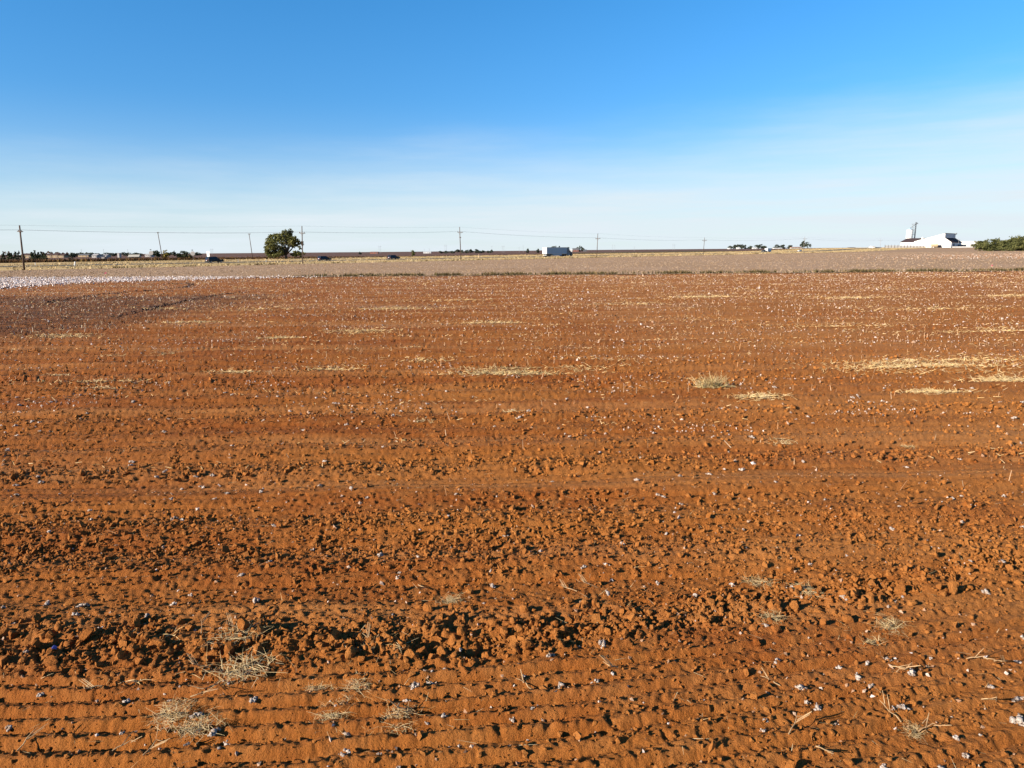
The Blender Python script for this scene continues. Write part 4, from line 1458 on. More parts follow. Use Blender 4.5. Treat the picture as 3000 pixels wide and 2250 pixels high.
def passenger_car(name, loc, rz, label, cat, paint, L=4.7, W=1.85, Ht=1.7, suv=True, group=None):
    t = empty(name, loc, rz, label, cat, group)
    h = L / 2
    gl = 0.28
    belt = 0.58 * Ht
    lower = [(-h, 0.45), (-h + 0.05, gl), (h - 0.15, gl), (h, 0.42), (h - 0.02, 0.70), (h - 0.22, belt - 0.10), (h * 0.42, belt), (-h + 0.06, belt), (-h, belt - 0.15)]
    MB().prism(lower, -W / 2, W / 2, {6: 0.05, 7: 0.06, 8: 0.03, 5: 0.10, 4: 0.10, 3: 0.12}).build('body', M[paint], t)
    if suv:
        cab_ = [(-h + 0.08, belt), (h * 0.42, belt), (h * 0.14, Ht - 0.06), (-h * 0.62, Ht - 0.03), (-h + 0.34, Ht - 0.14)]
    else:
        cab_ = [(-h + 0.55, belt), (h * 0.40, belt), (h * 0.06, Ht - 0.05), (-h * 0.35, Ht - 0.03), (-h * 0.52, Ht - 0.12)]
    MB().prism(cab_, -W / 2 + 0.06, W / 2 - 0.06, {2: 0.16, 3: 0.16, 4: 0.16}).build('windows', M['glass'], t)
    x0, x1 = cab_[4][0], cab_[2][0]
    MB().prism([(x0 + 0.02, Ht - 0.09), (x1 - 0.02, Ht - 0.06), (x1 - 0.25, Ht), (x0 + 0.2, Ht)], -W / 2 + 0.20, W / 2 - 0.20).build('roof', M[paint], t)
    for px_p in ((cab_[0][0] + 0.15, x0 + 0.1), (0.0, -0.02), (h * 0.40, x1)):
        for s in (-1, 1):
            MB().tube([(px_p[0], s * (W / 2 - 0.06), belt), (px_p[1], s * (W / 2 - 0.21), Ht - 0.07)], 0.045, 5).build('pillar', M[paint], t)
    for s in (-1, 1):
        MB().box(-h - 0.012, -h + 0.10, s * W * 0.40 - 0.14, s * W * 0.40 + 0.14, belt - 0.34, belt - 0.14).build('tail_lamp', M['lampred'], t)
        MB().box(h - 0.12, h + 0.002, s * W * 0.34 - 0.2, s * W * 0.34 + 0.2, 0.60, 0.74).build('headlight', M['lampclear'], t)
        MB().box(h * 0.34, h * 0.40, s * (W / 2 + 0.08) - 0.09, s * (W / 2 + 0.08) + 0.09, belt + 0.02, belt + 0.16).build('mirror', M[paint], t)
        for wx_ in (-h * 0.60, h * 0.62):
            wheel(t, wx_, s * (W / 2 - 0.10), 0.35)
    MB().box(-h - 0.05, -h + 0.06, -W * 0.45, W * 0.45, 0.34, 0.52).build('bumper', M['cargrey'], t)
    MB().box(-h - 0.016, -h + 0.02, -0.26, 0.26, 0.62, 0.76).build('licence_plate', M['white'], t)
    return t


RY = 0.065


def road_pt(px, lane):
    return on_line(px, lane)


X, Y = road_pt(627, 316)
passenger_car('car', (X, Y, RY), HEAD, 'black SUV driving under the tall white road sign', 'car', 'carblack', 5.0, 1.95, 1.80, True)
X, Y = road_pt(950, 316)
passenger_car('car', (X, Y, RY), HEAD, 'dark blue car just right of the pole by the large tree', 'car', 'carblue', 4.7, 1.85, 1.55, True)
X, Y = road_pt(1153, 316)
passenger_car('car', (X, Y, RY), HEAD, 'dark blue car leading, farthest from the large tree', 'car', 'carblue', 4.7, 1.85, 1.60, True)
X, Y = road_pt(2342, 326)
passenger_car('car', (X, Y, RY + float(T(X, Y))), HEAD + PI, 'small white car left of the pale pole by the round tree', 'car', 'carwhite', 4.7, 1.85, 1.55, True)
X, Y = road_pt(2614, 326)
passenger_car('car', (X, Y, RY + float(T(X, Y))), HEAD + PI, 'tiny white car passing the white fence of the gin', 'car', 'carwhite', 4.7, 1.85, 1.5, False)
X, Y, _ = at(2793, 728, 690)
passenger_car('car', (X, Y, float(T(X, Y))), HEAD + PI, 'tiny parked car between the gin and the long white shed', 'car', 'carwhite', 4.6, 1.85, 1.5, True)

# semi truck
X, Y = road_pt(1638, 316)
tr = empty('semi_trailer', (X, Y, RY), HEAD, 'long box semi trailer with white rear doors behind the blue tractor', 'trailer')
TL, TW = 15.0, 2.6
x0 = -TL / 2 - 3.2
x1 = x0 + TL
MB().box(x0 + 0.05, x1, -TW / 2, TW / 2, 1.15, 4.15).build('box_body', M['trailer'], tr)
for s in (-1, 1):
    MB().box(x0 - 0.02, x0 + 0.048, s * TW / 4 - TW / 4 + 0.015, s * TW / 4 + TW / 4 - 0.015, 1.2, 4.10).build('rear_door', M['white'], tr)
    for q_ in (0.25, 0.75):
        yy_ = s * (0.10 + q_ * 1.0)
        MB().tube([(x0 - 0.05, yy_, 1.2), (x0 - 0.05, yy_, 4.05)], 0.03, 5).build('locking_bar', M['chrome'], tr)
    MB().box(x0, x1, s * (TW / 2 + 0.012) - 0.011, s * (TW / 2 + 0.012) + 0.011, 1.10, 1.25).build('side_rail', M['chrome'], tr)
    MB().box(x0, x1, s * (TW / 2 + 0.012) - 0.011, s * (TW / 2 + 0.012) + 0.011, 4.05, 4.17).build('top_rail', M['chrome'], tr)
    for k in range(1, 12):
        xx = x0 + k * TL / 12
        MB().box(xx - 0.03, xx + 0.03, s * (TW / 2 + 0.008) - 0.007, s * (TW / 2 + 0.008) + 0.007, 1.26, 4.04).build('panel_post', M['trailer'], tr)
    for wx_ in (x0 + 1.6, x0 + 2.9):
        wheel(tr, wx_, s * (TW / 2 - 0.32), 0.50, 0.55)
    MB().prism([(x0 + 4.3, 1.14), (x1 - 3.6, 1.14), (x1 - 4.0, 0.35), (x0 + 4.5, 0.35)], s * (TW / 2 - 0.05) - 0.02, s * (TW / 2 - 0.05) + 0.02).build('side_skirt', M['trailer'], tr)
    MB().box(x1 - 3.2, x1 - 3.0, s * 0.7 - 0.06, s * 0.7 + 0.06, 0.3, 1.15).build('landing_leg', M['steel'], tr)
MB().box(x0 + 0.9, x0 + 3.6, -0.5, 0.5, 0.62, 1.15).build('bogie_frame', M['steel'], tr)
MB().box(x0 - 0.02, x0 + 0.10, -TW * 0.42, TW * 0.42, 0.50, 0.62).build('underride_bar', M['white'], tr)
tk = empty('semi_tractor', (X, Y, RY), HEAD, 'dark blue truck tractor with sloped roof fairing pulling the box trailer', 'truck')
b = x1 + 0.35
MB().prism([(b, 1.0), (b + 2.35, 1.0), (b + 2.35, 2.35), (b + 1.55, 3.55), (b + 0.75, 4.0), (b, 4.05)], -1.22, 1.22, {3: 0.12, 4: 0.18, 5: 0.12}).build('cab', M['cab'], tk)
MB().prism([(b + 2.36, 1.75), (b + 2.40, 2.30), (b + 1.72, 3.30), (b + 1.66, 3.22)], -1.02, 1.02, {1: 0.04, 2: 0.14}).build('windscreen', M['glass'], tk)
MB().prism([(b + 2.36, 0.75), (b + 4.15, 0.75), (b + 4.25, 1.35), (b + 3.95, 1.75), (b + 2.36, 2.10)], -1.12, 1.12, {2: 0.18, 3: 0.22}).build('bonnet', M['carblue'], tk)
MB().box(b + 4.10, b + 4.45, -1.2, 1.2, 0.40, 0.80).build('bumper', M['carblack'], tk)
MB().box(b + 4.20, b + 4.30, -0.55, 0.55, 0.85, 1.45).build('grille', M['steel'], tk)
MB().box(b - 3.0, b + 4.1, -0.45, 0.45, 0.60, 0.98).build('chassis', M['carblack'], tk)
for s in (-1, 1):
    MB().prism([(b + 1.30, 1.95), (b + 2.15, 1.95), (b + 2.05, 2.55), (b + 1.40, 2.75)], s * 1.225 - 0.012, s * 1.225 + 0.012).build('side_window', M['glass'], tk)
    MB().tube([(b + 0.2, s * 1.0, 0.72), (b + 1.8, s * 1.0, 0.72)], 0.32, 10).build('fuel_tank', M['chrome'], tk)
    MB().box(b + 2.30, b + 2.45, s * 1.42 - 0.12, s * 1.42 + 0.12, 1.9, 2.55).build('mirror', M['carblack'], tk)
    MB().box(b + 4.12, b + 4.28, s * 0.85 - 0.15, s * 0.85 + 0.15, 0.95, 1.25).build('headlight', M['lampclear'], tk)
    for wx_, r_, w_ in ((b + 3.3, 0.50, 0.32), (b - 1.0, 0.50, 0.55), (b - 2.3, 0.50, 0.55)):
        wheel(tk, wx_, s * 0.98, r_, w_)

# pickup with a white box trailer, coming the other way
X, Y = road_pt(2244, 325)
zt = RY + float(T(X, Y))
pk = empty('pickup_truck', (X, Y, zt), HEAD + PI, 'dark pickup truck towing the white box trailer', 'pickup truck')
MB().prism([(0.9, 0.45), (6.6, 0.45), (6.75, 0.8), (6.6, 1.15), (5.2, 1.22), (0.9, 1.22)], -0.98, 0.98, {2: 0.1, 3: 0.12}).build('body', M['cargrey'], pk)
MB().prism([(2.9, 1.22), (5.3, 1.22), (4.55, 1.85), (3.1, 1.88)], -0.90, 0.90, {2: 0.14, 3: 0.14}).build('windows', M['glass'], pk)
MB().box(3.15, 4.45, -0.74, 0.74, 1.86, 1.93).build('roof', M['cargrey'], pk)
MB().box(0.98, 2.8, -0.82, 0.82, 1.10, 1.225).build('bed_liner', M['carblack'], pk)
for s in (-1, 1):
    for wx_ in (1.9, 5.6):
        wheel(pk, wx_, s * 0.86, 0.40, 0.26)
    MB().box(6.55, 6.76, s * 0.68 - 0.18, s * 0.68 + 0.18, 0.78, 1.0).build('headlight', M['lampclear'], pk)
bt = empty('box_trailer', (X, Y, zt), HEAD + PI, 'white enclosed box trailer towed by the dark pickup', 'trailer')
MB().prism([(-6.6, 0.45), (0.0, 0.45), (0.0, 2.75), (-0.15, 2.9), (-6.6, 2.9)], -1.15, 1.15).build('box_body', M['white'], bt)
MB().box(-6.64, -6.605, -1.05, 1.05, 0.55, 2.8).build('rear_door', M['trailer'], bt)
for s in (-1, 1):
    MB().box(-6.5, -0.1, s * 1.165 - 0.012, s * 1.165 + 0.012, 0.42, 0.58).build('side_rail', M['chrome'], bt)
    for wx_ in (-3.9, -3.0):
        wheel(bt, wx_, s * 1.16, 0.36, 0.22)
MB().tube([(0, 0.4, 0.5), (0.85, 0, 0.5)], 0.05, 5).tube([(0, -0.4, 0.5), (0.85, 0, 0.5)], 0.05, 5).build('hitch', M['steel'], bt)

# ------------------------------------------------------------------ trees
QUAD = (np.array([(-0.5, -0.35, 0), (0.5, -0.35, 0.1), (0.5, 0.35, 0), (-0.5, 0.35, -0.1)], float), np.array([(0, 1, 2), (0, 2, 3)]))


def crown_mesh(lobes, per_vol, leaf, rg, nmin=40, cap=9000, gap=0.25):
    """lobes: (cx,cy,cz,rx,ry,rz); leaves in small sprays gathered in clumps through each lobe"""
    P = []
    S = []
    for (cx_, cy_, cz_, rx, ry, rz) in lobes:
        n = int(max(nmin, per_vol * rx * rz))
        nc = max(8, n // 16)
        d = rg.normal(size=(nc, 3))
        d /= np.linalg.norm(d, axis=1)[:, None]
        rr = rg.uniform(0.35, 1.0, nc) ** 0.6
        cc = d * rr[:, None]
        k = rg.integers(0, nc, n)
        p = cc[k] + rg.normal(0, gap, (n, 3)) * 0.62
        P.append(p * np.array([rx, ry, rz]) + np.array([cx_, cy_, cz_]))
        S.append((0.5 + 0.5 * rg.random(nc))[k])
    P = np.concatenate(P)[:cap]
    S = np.concatenate(S)[:cap]
    n = len(P)
    rot = rand_rot(n, rg)
    v = QUAD[0][None] * (leaf * rg.uniform(0.6, 1.4, n))[:, None, None]
    v = np.einsum('nij,nkj->nki', rot, v) + P[:, None, :]
    f = (QUAD[1][None] + (np.arange(n) * 4)[:, None, None]).reshape(-1, 3)
    tint = np.clip(S * 0.75 + rg.normal(0, 0.18, n), 0, 1)
    return np_mesh('crown', v.reshape(-1, 3), f, False, np.repeat(tint, 4))


def tree(name, label, base, lobes, mat, trunk_r, leaf, per_vol, group=None, seed=1, limbs=6, fork=0.3, cap=9000, gap=0.25, cat='tree'):
    """lobes are relative to the base"""
    rg = np.random.default_rng(seed)
    t = empty(name, base, 0, label, cat, group)
    link('crown', crown_mesh(lobes, per_vol, leaf, rg, cap=cap, gap=gap), M[mat], t)
    mb = MB()
    zc = min(l[2] for l in lobes)
    ztop = max(l[2] for l in lobes)
    cxm = sum(l[0] for l in lobes) / len(lobes)
    fz = max(0.3, ztop * fork)
    mb.tube([(0, 0, -0.3), (cxm * 0.05, 0, fz * 0.5), (cxm * 0.12, 0, fz)], [trunk_r * 1.25, trunk_r, trunk_r * 0.85], 8)
    for l in lobes[:limbs]:
        m = (cxm * 0.12 + (l[0] - cxm * 0.12) * 0.55, l[1] * 0.5, fz + (l[2] - fz) * 0.45)
        mb.tube([(cxm * 0.12, 0, fz * 0.92), m, (l[0], l[1], l[2])], [trunk_r * 0.62, trunk_r * 0.38, trunk_r * 0.10], 6)
    mb.build('trunk', M['bark'], t, True)
    return t


# the large round tree; lobes read from its outline
D = 330
bx, by, _ = at(838, 758, D)
z0 = 0.0
lob = []
rl = random.Random(5)
for (px, py, rx, rz) in ((834, 686, 13, 13), (846, 683, 9, 12), (812, 693, 14, 9), (795, 697, 14, 11), (785, 705, 10, 10), (826, 706, 18, 14), (805, 715, 17, 14),
                         (790, 728, 14, 13), (812, 733, 20, 13), (783, 738, 9, 9), (846, 703, 14, 14), (862, 702, 11, 10), (868, 712, 10, 9), (874, 705, 7, 6),
                         (858, 718, 13, 8), (880, 714, 8, 7), (886, 726, 6, 5), (885, 742, 11, 6), (868, 738, 9, 6), (855, 745, 10, 5), (798, 744, 12, 7),
                         (828, 740, 9, 10), (790, 747, 13, 7), (815, 747, 14, 6), (872, 748, 12, 5)):
    x, _, z = at(px, py, D)
    lob.append((x - bx, rl.uniform(-4.0, 4.0) if py < 735 else rl.uniform(-3, 3), z, rx / FPX * D, rx / FPX * D * 1.1, rz / FPX * D))
tree('broadleaf_tree', 'large round olive green tree standing alone beyond the highway', (bx, by, 0), lob, 'leaf', 0.55, 0.46, 150, seed=11, limbs=14, fork=0.16, cap=16000, gap=0.24)


def simple_tree(name, px, pytop, w_px, D, mat, label, group=None, pybase=None, squat=1.0, n_lobes=6, leaf=None, dens=1.0, seed=None, conifer=False, cat='tree'):
    x, _, zt = at(px, pytop, D)
    zb = float(T(x, D))
    h = zt - zb
    wd = w_px / FPX * D
    sd = int(px * 13 + pytop) if seed is None else seed
    rg = random.Random(sd)
    lobes = []
    low = 0.10 if not conifer else 0.15
    if conifer:
        for k in range(5):
            f = k / 4
            lobes.append((rg.uniform(-0.05, 0.05) * wd, 0, h * (0.18 + 0.72 * f), wd * 0.5 * (1 - 0.75 * f), wd * 0.5 * (1 - 0.75 * f), h * 0.16))
    else:
        for k in range(n_lobes):
            a = rg.uniform(-1, 1)
            rr = rg.uniform(0.24, 0.36)
            lobes.append((a * wd * (0.5 - rr * 0.7), rg.uniform(-0.25, 0.25) * wd, h * rg.uniform(low + 0.08, 0.80 - 0.22 * abs(a)), wd * rr, wd * rr, h * rg.uniform(0.16, 0.26) * squat))
        lobes.append((rg.uniform(-0.12, 0.12) * wd, 0, h * 0.80, wd * 0.26, wd * 0.3, h * 0.19))
    lf = leaf or max(0.45, D * 0.0011)
    return tree(name, label, (x, D, zb), lobes, mat, max(0.12, h * 0.028), lf, 24.0 * dens / (lf * lf) * 0.55, group, sd, 4, 0.35, 2200 if D < 600 else 900, 0.30, cat)


G1 = 'roadside trees behind the brush line'
simple_tree('broadleaf_tree', 458, 733, 30, 330, 'leafdark', 'dark rounded tree left of the leaning pole and the yellow tree', None, n_lobes=7)
simple_tree('broadleaf_tree', 485, 732, 21, 325, 'leafyellow', 'small yellow tree at the foot of the leaning pole', None, n_lobes=6)
simple_tree('broadleaf_tree', 541, 734, 46, 330, 'leafdark', 'wide low dark green rounded tree between the leaning poles', None, n_lobes=9)
simple_tree('shrub', 210, 741, 22, 420, 'leafblue', 'grey-green shrub in the brown field left of the white sheds', None, n_lobes=5, cat='shrub')
GC = 'dark evergreens behind the brush'
for (px, top, w, D) in ((8, 742, 16, 380), (24, 742, 15, 390), (33, 743, 13, 380), (44, 738, 14, 395), (54, 737, 16, 400), (66, 741, 14, 390),
                        (92, 739, 16, 380), (101, 736, 18, 385), (112, 740, 15, 390), (120, 738, 15, 385), (130, 742, 16, 380)):
    simple_tree('evergreen_tree', px, top, w, D, 'leafdark', 'small dark evergreen tree behind the brush line', GC, n_lobes=5, conifer=True, leaf=0.5)
GR = 'bare rusty trees around the far houses'
for (px, top, w) in ((12, 735, 14), (26, 736, 16), (128, 738, 12), (139, 736, 14), (150, 738, 14), (163, 739, 12), (172, 737, 16), (186, 740, 14), (197, 738, 12), (78, 742, 14)):
    simple_tree('autumn_tree', px, top, w, 700, 'leafrust', 'thin rust-brown autumn tree among the far houses', GR, n_lobes=5, dens=0.35)
GF = 'dark trees along the left horizon'
for (px, top, w) in ((222, 741, 26), (238, 739, 24), (252, 739, 26), (268, 740, 24), (287, 741, 24), (310, 740, 22), (322, 740, 26), (337, 741, 20),
                     (362, 739, 24), (378, 740, 22), (395, 740, 24), (410, 742, 22)):
    simple_tree('distant_tree', px, top, w, 950, 'leafblue', 'low dark tree in the row along the horizon behind the white sheds', GF, n_lobes=4)
for (px, top, w, lab) in ((510, 735, 16, 'small far tree between the yellow tree and the wide dark tree'),
                          (497, 739, 14, 'low far tree just right of the yellow tree'),
                          (578, 739, 26, 'low far tree right of the wide dark rounded tree'),
                          (1055, 738, 7, 'tiny far bush left of the long red building'),
                          (1208, 733, 15, 'small pale green tree standing alone in the brown field'),
                          (1545, 727, 9, 'small pointed tree on the horizon left of the semi truck'),
                          (1576, 729, 9, 'small round tree touching the rear of the semi truck'),
                          (1620, 719.5, 28, 'spreading tree showing above the trailer roof'),
                          (1638, 721.5, 9, 'small tree showing above the front of the trailer'),
                          (1665, 724, 13, 'tree left of the far farmhouse ahead of the truck'),
                          (1698, 720, 17, 'tall dark tree right of the far farmhouse'),
                          (1708, 725, 10, 'low dark tree at the end of the far farmhouse'),
                          (2357, 705, 28, 'single round dense tree behind the pale utility pole'),
                          (2274, 717, 20, 'squat dark tree right of the box trailer'),
                          (2294, 717, 18, 'rounded tree second right of the box trailer'),
                          (2316, 717.5, 16, 'small pale tree beside the long pink house')):
    simple_tree('distant_tree', px, top, w, 420 if px == 1208 else 1400 if px > 1600 else 850, 'leafblue' if px != 1208 else 'leaf', lab, None, n_lobes=6, dens=0.35 if px == 1208 else 0.9)
GM = 'trees in the row right of the centre pole'
for (px, top, w) in ((1341, 730, 20), (1352, 732, 14), (1370, 732, 16), (1381, 730, 14), (1394, 730, 14), (1402, 732, 14), (1414, 733, 14), (1431, 735, 12), (1440, 732, 9), (1308, 735, 20), (1290, 735.5, 14), (1324, 735, 18)):
    simple_tree('distant_tree', px, top, w, 1000, 'leafblue', 'low dark tree in the far row right of the centre pole', GM, n_lobes=4)
GQ = 'trees around the white farm sheds'
for (px, top, w) in ((2140, 720, 18), (2152, 717, 18), (2163, 716, 18), (2173, 716, 16), (2181, 718, 16), (2198, 720, 18), (2218, 717, 18), (2230, 716, 20), (2239, 720, 14)):
    simple_tree('distant_tree', px, top, w, 1400, 'leafblue', 'dark tree in the clump round the small white farm sheds', GQ, n_lobes=5)
M['leafgrove'] = tint_mat('grove_leaves', [(0.0, (0.045, 0.052, 0.018)), (0.5, (0.105, 0.110, 0.036)), (1.0, (0.20, 0.19, 0.065))], 0.8, 0.15, 0.2)
GB = 'dense trees at the end of the highway'
for (px, top, w, D) in ((2872, 703, 36, 480), (2903, 700, 46, 470), (2932, 697, 44, 480), (2955, 697, 46, 465), (2978, 690, 46, 475), (3002, 683, 50, 470), (3032, 686, 50, 480), (3062, 690, 46, 470),
                        (2890, 712, 40, 455), (2942, 712, 46, 452), (2990, 708, 50, 450)):
    simple_tree('broadleaf_tree', px, top, w, D, 'leafgrove', 'dense green tree in the grove beside the long white shed', GB, n_lobes=9, leaf=0.55, squat=1.1)

# ------------------------------------------------------------------ houses and sheds
def house(name, px0, px1, pytop, D, wall, roof, label, cat='building', depth=8, roofh=0.4, rz=0.0, windows=2, group=None, mono=False):
    xa, _, zt = at(px0, pytop, D)
    xb = at(px1, pytop, D)[0]
    x = (xa + xb) / 2
    zb = float(T(x, D))
    w = xb - xa
    h = zt - zb
    t = empty(name, (x, D, zb), rz, label, cat, group)
    hw = h * (1 - roofh)
    MB().box(-w / 2, w / 2, 0, depth, -0.3, hw).build('wall', M[wall], t)
    r = MB()
    e = 0.35
    if mono:
        r.add([(-w / 2 - e, -e, hw), (w / 2 + e, -e, hw), (w / 2 + e, depth + e, hw), (-w / 2 - e, depth + e, hw),
               (-w / 2 - e, -e, h * 0.98), (w / 2 + e, -e, h * 0.98), (w / 2 + e, depth + e, h), (-w / 2 - e, depth + e, h)],
              [(3, 2, 1, 0), (4, 5, 6, 7), (0, 1, 5, 4), (1, 2, 6, 5), (2, 3, 7, 6), (3, 0, 4, 7)])
    else:
        r.add([(-w / 2 - e, -e, hw), (w / 2 + e, -e, hw), (w / 2 + e, depth + e, hw), (-w / 2 - e, depth + e, hw), (-w / 2 - e, depth / 2, h), (w / 2 + e, depth / 2, h)],
              [(3, 2, 1, 0), (0, 1, 5, 4), (2, 3, 4, 5), (0, 4, 3), (1, 2, 5)])
    r.build('roof', M[roof], t)
    if windows:
        for k in range(windows):
            wx_ = -w / 2 + w * (k + 0.6) / (windows + 0.6)
            f = MB().box(wx_ - w * 0.05, wx_ + w * 0.05, -0.05, -0.002, hw * 0.42, hw * 0.80).build('window', M['white'], t)
            MB().box(wx_ - w * 0.042, wx_ + w * 0.042, -0.07, -0.052, hw * 0.46, hw * 0.76).build('pane', M['glass'], f)
    MB().box(w * 0.30, w * 0.30 + min(1.1, w * 0.12), -0.04, -0.002, 0, hw * 0.78).build('door', M['roofgrey'], t)
    return t


house('shed', 268, 282, 744, 620, 'offwhite', 'offwhite', 'long low white shed, the larger of the white sheds behind the hedge', 'shed', windows=1)
house('shed', 282, 289, 746, 640, 'offwhite', 'offwhite', 'small white shed touching the long white shed', 'shed', windows=1)
house('trailer_van', 297, 306.5, 752, 330, 'offwhite', 'offwhite', 'white box trailer parked right behind the brush', 'trailer', depth=3, roofh=0.05, windows=0, mono=True)
house('shed', 300, 303, 745, 700, 'offwhite', 'offwhite', 'tiny white shed left of the pair of thin poles', 'shed', windows=0)
house('shed', 307, 311, 745.5, 700, 'offwhite', 'offwhite', 'tiny white shed right of the pair of thin poles', 'shed', windows=0)
house('tank', 343, 349, 741, 620, 'offwhite', 'offwhite', 'upright white box-like tank building behind the hedge', 'building', depth=3, roofh=0.05, windows=0, mono=True)
house('house', 377, 403, 746, 400, 'tan', 'cream', 'tan house with a pale gable roof behind the brush', 'house', depth=9, roofh=0.5, rz=0.35)
house('house', 228, 258, 744.3, 800, 'tan', 'roofgrey', 'long low grey-roofed house below the dark horizon trees', 'house', windows=3)
house('house', 424, 440, 743.5, 700, 'offwhite', 'offwhite', 'white house left of the dark rounded tree', 'house')
for k, (a, b, t_) in enumerate(((60, 88, 742.5), (133, 150, 743), (152, 168, 742), (170, 186, 743.5))):
    house('house', a, b, t_, 680, 'tan', 'roofbrown', ('pale house just right of the dark utility pole', 'brown-roofed house left in the row of far houses',
          'brown-roofed house in the middle of the row of far houses', 'brown-roofed house right in the row of far houses')[k], 'house')
house('barn', 1084, 1107, 737.5, 1100, 'brick', 'brick', 'long low red building on the far horizon', 'building', roofh=0.2, windows=3)
house('shed', 1240, 1262, 737.4, 1100, 'white', 'white', 'pale low shed on the horizon left of the tree row', 'shed', windows=2)
house('house', 1664, 1679, 730.5, 1390, 'white', 'white', 'low white shed left of the far farmhouse', 'shed', windows=0)
house('house', 1678, 1696, 727, 1390, 'brick', 'roofgrey', 'far farmhouse with grey hip roof ahead of the truck', 'house', roofh=0.55)
house('shed', 1710, 1719, 731, 1390, 'roofgrey', 'roofgrey', 'small grey shed right of the far farmhouse', 'shed', windows=0)
house('shed', 2135, 2140, 726, 1390, 'white', 'white', 'small white shed left of the tree clump', 'shed', windows=0)
house('shed', 2160, 2168, 724.5, 1390, 'white', 'white', 'small white shed in the middle of the tree clump', 'shed', windows=0)
house('shed', 2206, 2219, 725, 1390, 'white', 'white', 'white shed at the right end of the tree clump', 'shed', windows=1)
house('shed', 2268, 2292, 726, 1390, 'white', 'white', 'white shed below the two squat trees', 'shed', windows=1)
house('house', 2318, 2349, 723.5, 1390, 'cream', 'brick', 'long pink-roofed house left of the single round tree', 'house', windows=3)
house('shed', 2487, 2507, 724.5, 1390, 'roofgrey', 'roofgrey', 'long low dark shed standing alone on the horizon', 'shed', windows=0)
house('shed', 2557, 2565, 720.5, 760, 'white', 'white', 'small white building left of the gin fence', 'building', windows=0)
house('shed', 2572, 2582, 724, 760, 'roofgrey', 'roofgrey', 'low dark shed left of the gin fence', 'shed', windows=0)

# ------------------------------------------------------------------ cotton gin on its low rise
E1 = np.array([0.74, -0.67])
GZ = 2.3
gx, gy, _ = at(2637, 724, 705)
gin = empty('cotton_gin', (gx, gy, GZ), math.atan2(E1[1], E1[0]), 'big white asymmetrical gin building with a raised roof monitor', 'building')
# local x runs along the front, local y away from the camera
MB().box(0, 12, 0, 45, -0.3, 5.5).build('wing_wall', M['white'], gin)
MB().add([(-0.5, -0.5, 5.51), (13, -0.5, 5.51), (22, 24, 9.3), (-0.5, 24, 9.3), (-0.5, 45, 5.51), (22, 45, 5.51),
          (-0.5, -0.5, 5.3), (11.9, -0.5, 5.3)], [(0, 1, 2, 3), (3, 2, 5, 4), (0, 3, 4), (6, 7, 1, 0)]).build('wing_roof', M['roofbrown'], gin)
MB().prism([(12.01, -0.3), (43.2, -0.3), (43.2, 4.8), (37.5, 8.9), (37.5, 12.9), (36.5, 12.9), (12.01, 6.0)], -0.4, 45).build('hall', M['white'], gin)
MB().add([(37.6, -0.3, 9.0), (43.7, -0.3, 4.75), (43.7, 45.3, 4.75), (37.6, 45.3, 9.0), (37.6, -0.3, 8.8), (43.7, -0.3, 4.55), (43.7, 45.3, 4.55), (37.6, 45.3, 8.8)],
         [(0, 1, 2, 3), (7, 6, 5, 4), (0, 4, 5, 1), (2, 6, 7, 3), (1, 5, 6, 2)]).build('roof', M['roofbrown'], gin)
MB().add([(11.6, -0.3, 6.0), (36.6, -0.3, 13.05), (36.6, 45.3, 13.05), (11.6, 45.3, 6.0)], [(0, 1, 2, 3)]).build('long_roof', M['white'], gin)
MB().box(36.3, 37.9, -0.7, 45.4, 13.06, 13.35).build('monitor_roof', M['roofgrey'], gin)
MB().box(37.9, 38.6, 42, 45, 12.4, 13.9).build('vent_stack', M['steel'], gin)
for k in range(6):
    MB().box(37.52, 37.60, 3 + k * 7, 8.4 + k * 7, 10.0, 12.2).build('monitor_panel', M['trailer'], gin)
MB().box(30.0, 35.5, -0.46, -0.41, -0.2, 2.6).build('door', M['roofgrey'], gin)
MB().box(43.21, 43.26, 8, 14, -0.2, 3.6).build('side_door', M['roofgrey'], gin)
MB().box(43.3, 47.5, 30, 45, -0.3, 2.6).build('lean_to', M['steel'], gin)
MB().tube([(34.2, -0.46, 10.6), (34.2, -0.40, 10.6)], 0.4, 10).build('vent', M['steel'], gin)
MB().tube([(17, 8, 6.2), (17, 8, 9.6)], 0.8, 12).tube([(17, 8, 9.6), (17, 8, 10.2)], [0.8, 0.1], 12).build('roof_ventilator', M['white'], gin)

sx_, sy_, _ = at(2663, 700, 735)
silo = empty('silo', (sx_, sy_, GZ), 0, 'tall white cylindrical silo behind the gin wing', 'silo')
ztop = at(2663, 673, 735)[2] - GZ
MB().tube([(0, 0, -0.3), (0, 0, ztop)], 2.9, 28).build('shell', M['white'], silo, True)
MB().tube([(0, 0, ztop - 0.02), (0, 0, ztop + 1.3), (0, 0, ztop + 1.7)], [3.05, 0.6, 0.3], 28).build('roof', M['trailer'], silo, True)
for k in range(9):
    z = 1.2 + k * (ztop - 1.4) / 8.5
    MB().tube([(0, 0, z), (0, 0, z + 0.12)], 2.96, 28).build('hoop', M['trailer'], silo)
MB().tube([(2.0, -2.3, 0), (2.0, -2.3, ztop)], 0.10, 4).tube([(2.5, -1.9, 0), (2.5, -1.9, ztop)], 0.10, 4).build('ladder', M['steel'], silo)
ex, ey, _ = at(2677.5, 700, 735)
leg = empty('elevator_tower', (ex, ey, GZ), 0, 'slender grey elevator leg rising above the silo', 'tower')
zt = at(2678, 651, 735)[2] - GZ
z5 = at(2678, 656.5, 735)[2] - GZ
MB().box(0.2, 1.2, -0.3, 0.3, -0.3, z5).build('casing', M['steel'], leg)
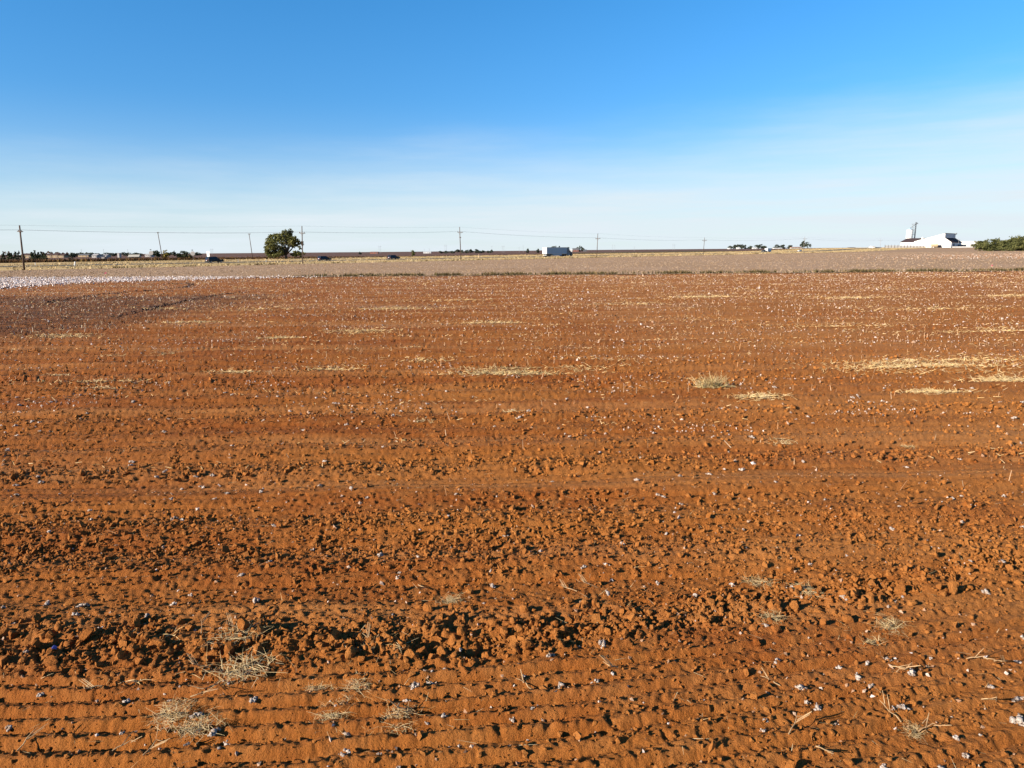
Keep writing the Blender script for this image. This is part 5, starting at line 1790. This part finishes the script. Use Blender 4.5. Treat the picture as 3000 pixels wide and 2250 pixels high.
MB().tube([(-2.3, 0.8, -0.3), (-2.3, 0.8, z5)], 0.12, 4).tube([(-2.3, -0.8, -0.3), (-2.3, -0.8, z5)], 0.12, 4).build('posts', M['steel'], leg)
for k, py in enumerate((656.5, 662, 667.5, 673, 680, 687)):
    z = at(2678, py, 735)[2] - GZ
    MB().box(-3.4 if k == 0 else -2.6, 0.2, -0.9, 0.9, z - 0.10, z + 0.10).build('platform', M['steel'], leg)
for k in range(5):
    za, zb_ = 3 + k * 4.2, 7.2 + k * 4.2
    if zb_ < z5:
        MB().tube([(-2.3, -0.8, za), (0.3, -0.3, zb_)], 0.07, 4).tube([(0.3, -0.3, za), (-2.3, -0.8, zb_)], 0.07, 4).build('brace', M['steel'], leg)
MB().prism([(-0.1, z5), (1.4, z5), (2.9, z5 + 0.3), (1.5, z5 + 1.3), (1.2, zt), (0.2, zt)], -0.6, 0.6).build('head', M['steel'], leg)
MB().tube([(0.2, 0, z5 - 0.3), (-5.0, 0.0, ztop + 1.4)], 0.22, 6).build('spout', M['steel'], leg)

# long white shed to the right, fence of white panels to the left
wx_, wy_, _ = at(2792, 724, 775)
sh_ = empty('warehouse', (wx_, wy_, GZ), math.atan2(-0.30, 0.95), 'long white flat-roofed warehouse right of the gin', 'building')
zw = at(2792, 708.5, 775)[2] - GZ
ln = 26.0
MB().box(0, ln, 0, 22, -0.3, zw).build('wall', M['white'], sh_)
MB().box(-0.4, ln + 0.4, -0.4, 22.4, zw + 0.003, zw + 0.5).build('roof', M['white'], sh_)
MB().box(ln * 0.62, ln * 0.74, -0.05, -0.003, -0.2, zw * 0.55).build('door', M['roofgrey'], sh_)
MB().box(ln * 0.10, ln * 0.22, -0.05, -0.003, -0.2, zw * 0.55).build('door', M['trailer'], sh_)
fx0, fy0, _ = at(2592, 727, 680)
fx1, fy1, _ = at(2713, 727, 690)
fence = empty('panel_fence', (fx0, fy0, float(T(fx0, fy0))), math.atan2(fy1 - fy0, fx1 - fx0), 'low white panel fence with dark posts before the gin', 'fence')
FL = math.hypot(fx1 - fx0, fy1 - fy0)
NP = 13
for k in range(NP):
    a, b = k * FL / NP, (k + 1) * FL / NP
    h = 2.5 if k < 9 else 2.1
    MB().box(a + 0.16, b - 0.16, -0.06, 0.06, 0.1, h).build('panel', M['white'], fence)
    MB().tube([(a, -0.1, -0.6), (a, -0.1, h + 0.7)], 0.14, 5).build('post', M['pole'], fence)
rx_, ry_, _ = at(2737, 727, 680)
hop = empty('hopper_wagon', (rx_, ry_, float(T(rx_, ry_))), -0.5, 'tan hopper wagon parked before the gin front', 'wagon')
MB().prism([(-2.6, 1.0), (2.6, 1.0), (3.0, 3.2), (-3.0, 3.2)], -1.4, 1.4).build('hopper', M['tan'], hop)
MB().box(-2.7, 2.7, -0.5, 0.5, 0.6, 0.98).build('frame', M['steel'], hop)
for s in (-1, 1):
    for q_ in (-1.7, 1.7):
        wheel(hop, q_, s * 1.1, 0.45, 0.3)
lx_, ly_, _ = at(2790, 729, 640)
wall = empty('low_wall', (lx_, ly_, float(T(lx_, ly_))), 0.0, 'low pale wall between the verge and the warehouse', 'wall')
for k in range(8):
    MB().box(k * 2.6, k * 2.6 + 2.5, -0.15, 0.15, -0.4, 1.0).build('panel', M['white'], wall)
    MB().box(k * 2.6 - 0.08, k * 2.6 + 2.58, -0.22, 0.22, 1.003, 1.12).build('coping', M['cream'], wall)
